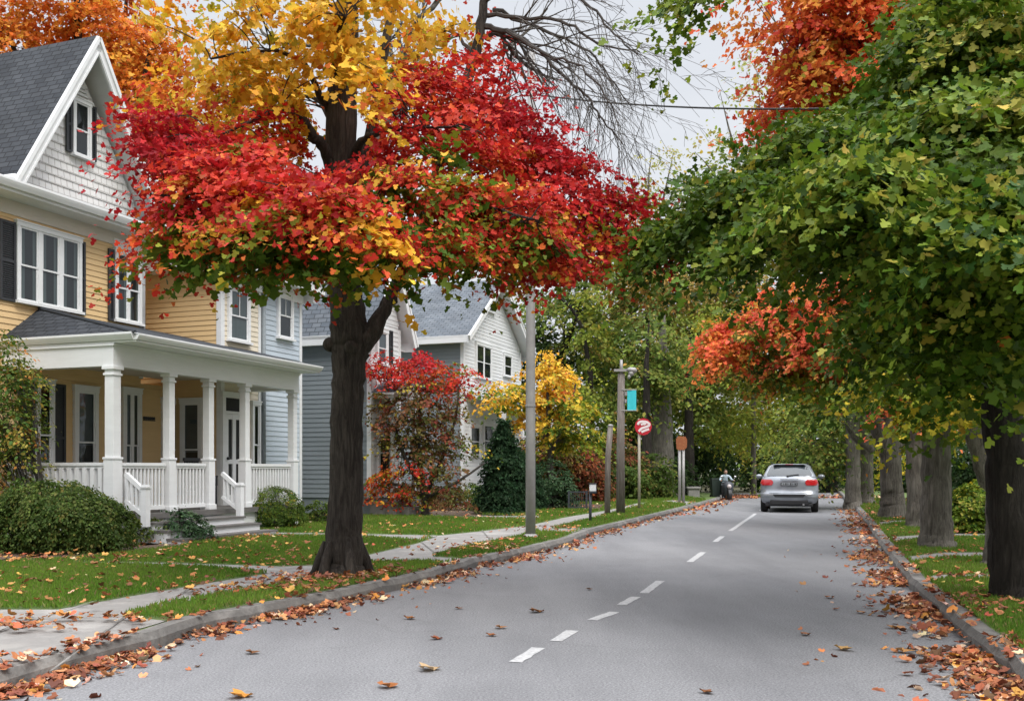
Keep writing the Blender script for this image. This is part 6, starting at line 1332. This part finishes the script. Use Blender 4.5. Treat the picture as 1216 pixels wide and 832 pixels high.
for i in range(4): fs+= [(i*5,(i+1)*5,25+(i+1)*5,25+i*5),(i*5+4,(i+1)*5+4,25+(i+1)*5+4,25+i*5+4)]
mb.add(vs,fs); mb.build('leg_shield',M['darkmetal'],sc,smooth=True)
mb=MB(); mb.box(-.18,.18,.25,1.25,.20,.30); mb.box(-.16,.16,.70,1.35,.30,.58); mb.build('body',M['darkmetal'],sc,bevel=.03)
mb=MB(); mb.box(-.15,.15,.66,1.30,.58,.66); mb.build('seat',M['blackplastic'],sc,bevel=.03)
mb=MB(); mb.tube([(-.34,.30,.86),(-.18,.22,.88),(0,.18,.87),(.18,.22,.88),(.34,.30,.86)],[.018]*5,8); mb.build('handlebar',M['blackplastic'],sc,smooth=True)
mb=MB(); mb.lathe((0,-.02,.62),[(.01,-.05),(.08,-.03),(.10,.0),(.10,.04),(.02,.06)],16,0,'y'); mb.build('headlight',mat('headlight_glass',(.62,.52,.52),(.5,.45,.45),9,.15),sc,smooth=True)
mb=MB(); mb.lathe((0,0,.24),[(.255,-.08),(.27,-.07),(.27,.07),(.255,.08)],20,0,'x'); mb.build('mudguard',M['blackplastic'],sc)
for sg in (-1,1):
    mb=MB(); mb.tube([(sg*.20,.24,.88),(sg*.30,.20,1.02)],[.008,.008],6); mb.ell((sg*.31,.19,1.06),(.06,.02,.045)); mb.build('mirror',M['chrome'],sc,smooth=True)
# the rider: one continuous body grown over a skeleton
def skin_body(name,verts,edges,material,parent,sub=2,root=0):
    me=bpy.data.meshes.new(name); bm=bmesh.new(); lay=bm.verts.layers.skin.verify()
    bv=[bm.verts.new(v[:3]) for v in verts]
    for i,v in enumerate(verts): bv[i][lay].radius=(v[3],v[3] if len(v)<5 else v[4]); bv[i][lay].use_root=(i==root)
    for a,b_ in edges: bm.edges.new((bv[a],bv[b_]))
    bm.to_mesh(me); bm.free(); me.materials.append(material)
    o=bpy.data.objects.new(name,me); COL.objects.link(o); o.parent=parent
    s=o.modifiers.new('Skin','SKIN'); s.use_smooth_shade=True; s.use_x_symmetry=False; s=o.modifiers.new('Sub','SUBSURF'); s.levels=sub; s.render_levels=sub; return o
M['skin']=mat('skin',(.50,.30,.22),(.45,.26,.19),9,.6); M['shirt']=mat('pale_blue_shirt',(.42,.50,.56),(.36,.44,.50),9,.85); M['trousers']=mat('dark_trousers',(.03,.03,.035),None,9,.85); M['hair']=mat('brown_hair',(.05,.03,.02),(.08,.05,.03),30,.7)
pr=empty('person',g+Vector((-.02,0,0)),0,'rider in a pale blue shirt sitting on the dark scooter','person')
V_=[(0,.82,.70,.15,.13),(0,.80,.86,.14,.11),(0,.76,1.02,.16,.11),(0,.74,1.10,.12,.09),(0,.72,1.155,.055),(0,.70,1.20,.05)]
E_=[(0,1),(1,2),(2,3),(3,4),(4,5)]
for sg in (-1,1):
    k_=len(V_); V_+= [(sg*.18,.74,1.08,.062),(sg*.27,.62,.92,.05),(sg*.30,.46,.90,.042),(sg*.29,.33,.89,.034)]; E_+=[(3,k_),(k_,k_+1),(k_+1,k_+2),(k_+2,k_+3)]
    k_=len(V_); V_+= [(sg*.10,.78,.68,.085),(sg*.19,.42,.62,.07),(sg*.18,.40,.36,.052),(sg*.17,.40,.14,.04),(sg*.17,.30,.10,.038)]; E_+=[(0,k_),(k_,k_+1),(k_+1,k_+2),(k_+2,k_+3),(k_+3,k_+4)]
skin_body('body',V_,E_,M['shirt'],pr)
hd=MB(); hd.ell((0,.68,1.275),(.072,.09,.105),0,16,12); hd.ell((0,.595,1.265),(.014,.018,.018),0,8,6)
for sg in (-1,1): hd.ell((sg*.073,.69,1.27),(.012,.02,.028),0,8,6)
hd.build('head',M['skin'],pr,smooth=True)
mb=MB(); mb.ell((0,.70,1.315),(.080,.095,.085),0,16,10); mb.build('hair',M['hair'],pr,smooth=True)
mb=MB()
for sg in (-1,1): mb.ell((sg*.028,.596,1.288),(.010,.006,.006),0,8,6)
mb.bar((-.022,.595,1.228),(.022,.595,1.228),.008,.006); mb.build('face_features',M['hair'],pr,smooth=True)
for sg in (-1,1):
    V_=[(sg*.29,.33,.89,.030),(sg*.29,.27,.89,.034,.018)]; E_=[(0,1)]
    for i in range(4):
        x=sg*(.265+.018*i); k_=len(V_); l=(.9,1.05,1,.8)[i]; V_+=[(x,.25,.905,.0085),(x,.25-.02*l,.89,.008),(x,.262-.02*l,.865,.007),(x,.28,.855,.0065)]; E_+=[(1,k_),(k_,k_+1),(k_+1,k_+2),(k_+2,k_+3)]
    k_=len(V_); V_+=[(sg*.262,.285,.875,.0095),(sg*.262,.262,.862,.008)]; E_+=[(1,k_),(k_,k_+1)]
    skin_body('hand',V_,E_,M['skin'],pr,1)
    mb=MB(); mb.tube([(sg*.10,.76,.69),(sg*.19,.42,.635),(sg*.18,.40,.36),(sg*.17,.40,.13)],[.105,.085,.066,.06],12); mb.build('trouser_leg',M['trousers'],pr,smooth=True)
    mb=MB(); mb.ell((sg*.17,.33,.085),(.05,.13,.05),0,12,8); mb.build('shoe',M['blackplastic'],pr,smooth=True)
g=gnd(849.5,592.5); r=empty('wheeled_bin',g,0,'dark green wheeled bin standing left of the scooter rider','bin')
mb=MB(); vs=[(x*(.17+.05*t),y*(.22+.05*t),.12+.80*t) for t in (0,1) for x,y in ((-1,-1),(1,-1),(1,1),(-1,1))]; mb.add(vs,[(0,1,2,3),(4,5,6,7),(0,1,5,4),(1,2,6,5),(2,3,7,6),(3,0,4,7)]); M['bin']=mat('dark_green_plastic',(.02,.035,.028),(.03,.045,.036),8,.6); mb.build('body',M['bin'],r,bevel=.02)
mb=MB(); mb.box(-.235,.235,-.29,.29,.925,.975); mb.build('lid',M['bin'],r,bevel=.02)
for sg in (-1,1): mb=MB(); mb.lathe((sg*.18,.20,.11),[(.02,-.03),(.11,-.03),(.11,.03),(.02,.03)],16,0,'x'); mb.build('wheel',M['tyre'],r)
mb=MB(); mb.bar((-.18,.31,.93),(.18,.31,.93),.03,.03); mb.build('handle',M['bin'],r)
# ================================================================ camera, sky, sun
cam=bpy.data.cameras.new('Camera'); co=bpy.data.objects.new('Camera',cam); COL.objects.link(co); scene.camera=co
co.location=(0,0,H); co.rotation_euler=(R(90),0,0)
cam.sensor_width=36; cam.lens=36*F/1216; cam.shift_y=(HY-416)/1216; cam.clip_end=2000; cam.clip_start=.05
w=bpy.data.worlds.new('World'); scene.world=w; w.use_nodes=True; nt=w.node_tree; Lk=nt.links
bg=nt.nodes['Background']
SUN_EL,SUN_AZ=R(52),R(150)          # high, soft, behind the viewer's right shoulder
sky=N(nt,'ShaderNodeTexSky',sky_type='NISHITA'); sky.sun_disc=False; sky.sun_elevation=SUN_EL; sky.sun_rotation=SUN_AZ; sky.air_density=1.5; sky.dust_density=4
tc=N(nt,'ShaderNodeTexCoord'); sp=N(nt,'ShaderNodeSeparateXYZ'); Lk.new(tc.outputs['Generated'],sp.inputs[0])
# closed overcast: luminous cloud sheet, brighter overhead than low down, with faint structure
mp=N(nt,'ShaderNodeMapping'); mp.inputs['Scale'].default_value=(1,1,2.6); Lk.new(tc.outputs['Generated'],mp.inputs[0])
n=N(nt,'ShaderNodeTexNoise',Scale=2.2,Detail=7.0,Roughness=.55); Lk.new(mp.outputs[0],n.inputs['Vector'])
rz=ramp(nt,[(.0,(4.2,4.3,4.5)),(.5,(4.3,4.4,4.6)),(.7,(13.5,13.6,14.0)),(1.0,(21.0,21.1,21.6))]); Lk.new(sp.outputs['Z'],rz.inputs[0])
rn=ramp(nt,[(.35,(.90,.915,.94)),(.65,(1.05,1.05,1.05))]); Lk.new(n.outputs[0],rn.inputs[0])
mu=N(nt,'ShaderNodeMix',data_type='RGBA',blend_type='MULTIPLY'); mu.inputs[0].default_value=1; Lk.new(rz.outputs[0],mu.inputs[6]); Lk.new(rn.outputs[0],mu.inputs[7])
mx=N(nt,'ShaderNodeMix',data_type='RGBA'); mx.inputs[0].default_value=.92; Lk.new(sky.outputs[0],mx.inputs[6]); Lk.new(mu.outputs[2],mx.inputs[7]); Lk.new(mx.outputs[2],bg.inputs['Color'])
bg.inputs['Strength'].default_value=.10
sl_=bpy.data.lights.new('Sun','SUN'); so=bpy.data.objects.new('Sun',sl_); COL.objects.link(so)
sl_.energy=1.1; sl_.angle=R(28); sl_.color=(1,.965,.92)
# direction to the sun: Blender's sky measures rotation from +Y clockwise seen from above
dv=Vector((math.sin(SUN_AZ)*math.cos(SUN_EL),math.cos(SUN_AZ)*math.cos(SUN_EL),math.sin(SUN_EL)))
so.rotation_euler=dv.to_track_quat('Z','Y').to_euler()
vs_=scene.view_settings; scene.display_settings.display_device='sRGB'; vs_.view_transform='Standard'; vs_.look='None'; vs_.exposure=.95; vs_.gamma=1; vs_.use_curve_mapping=False
scene.cycles.max_bounces=8; scene.cycles.transparent_max_bounces=12; scene.cycles.use_denoising=True
scene.cycles.sample_clamp_indirect=8
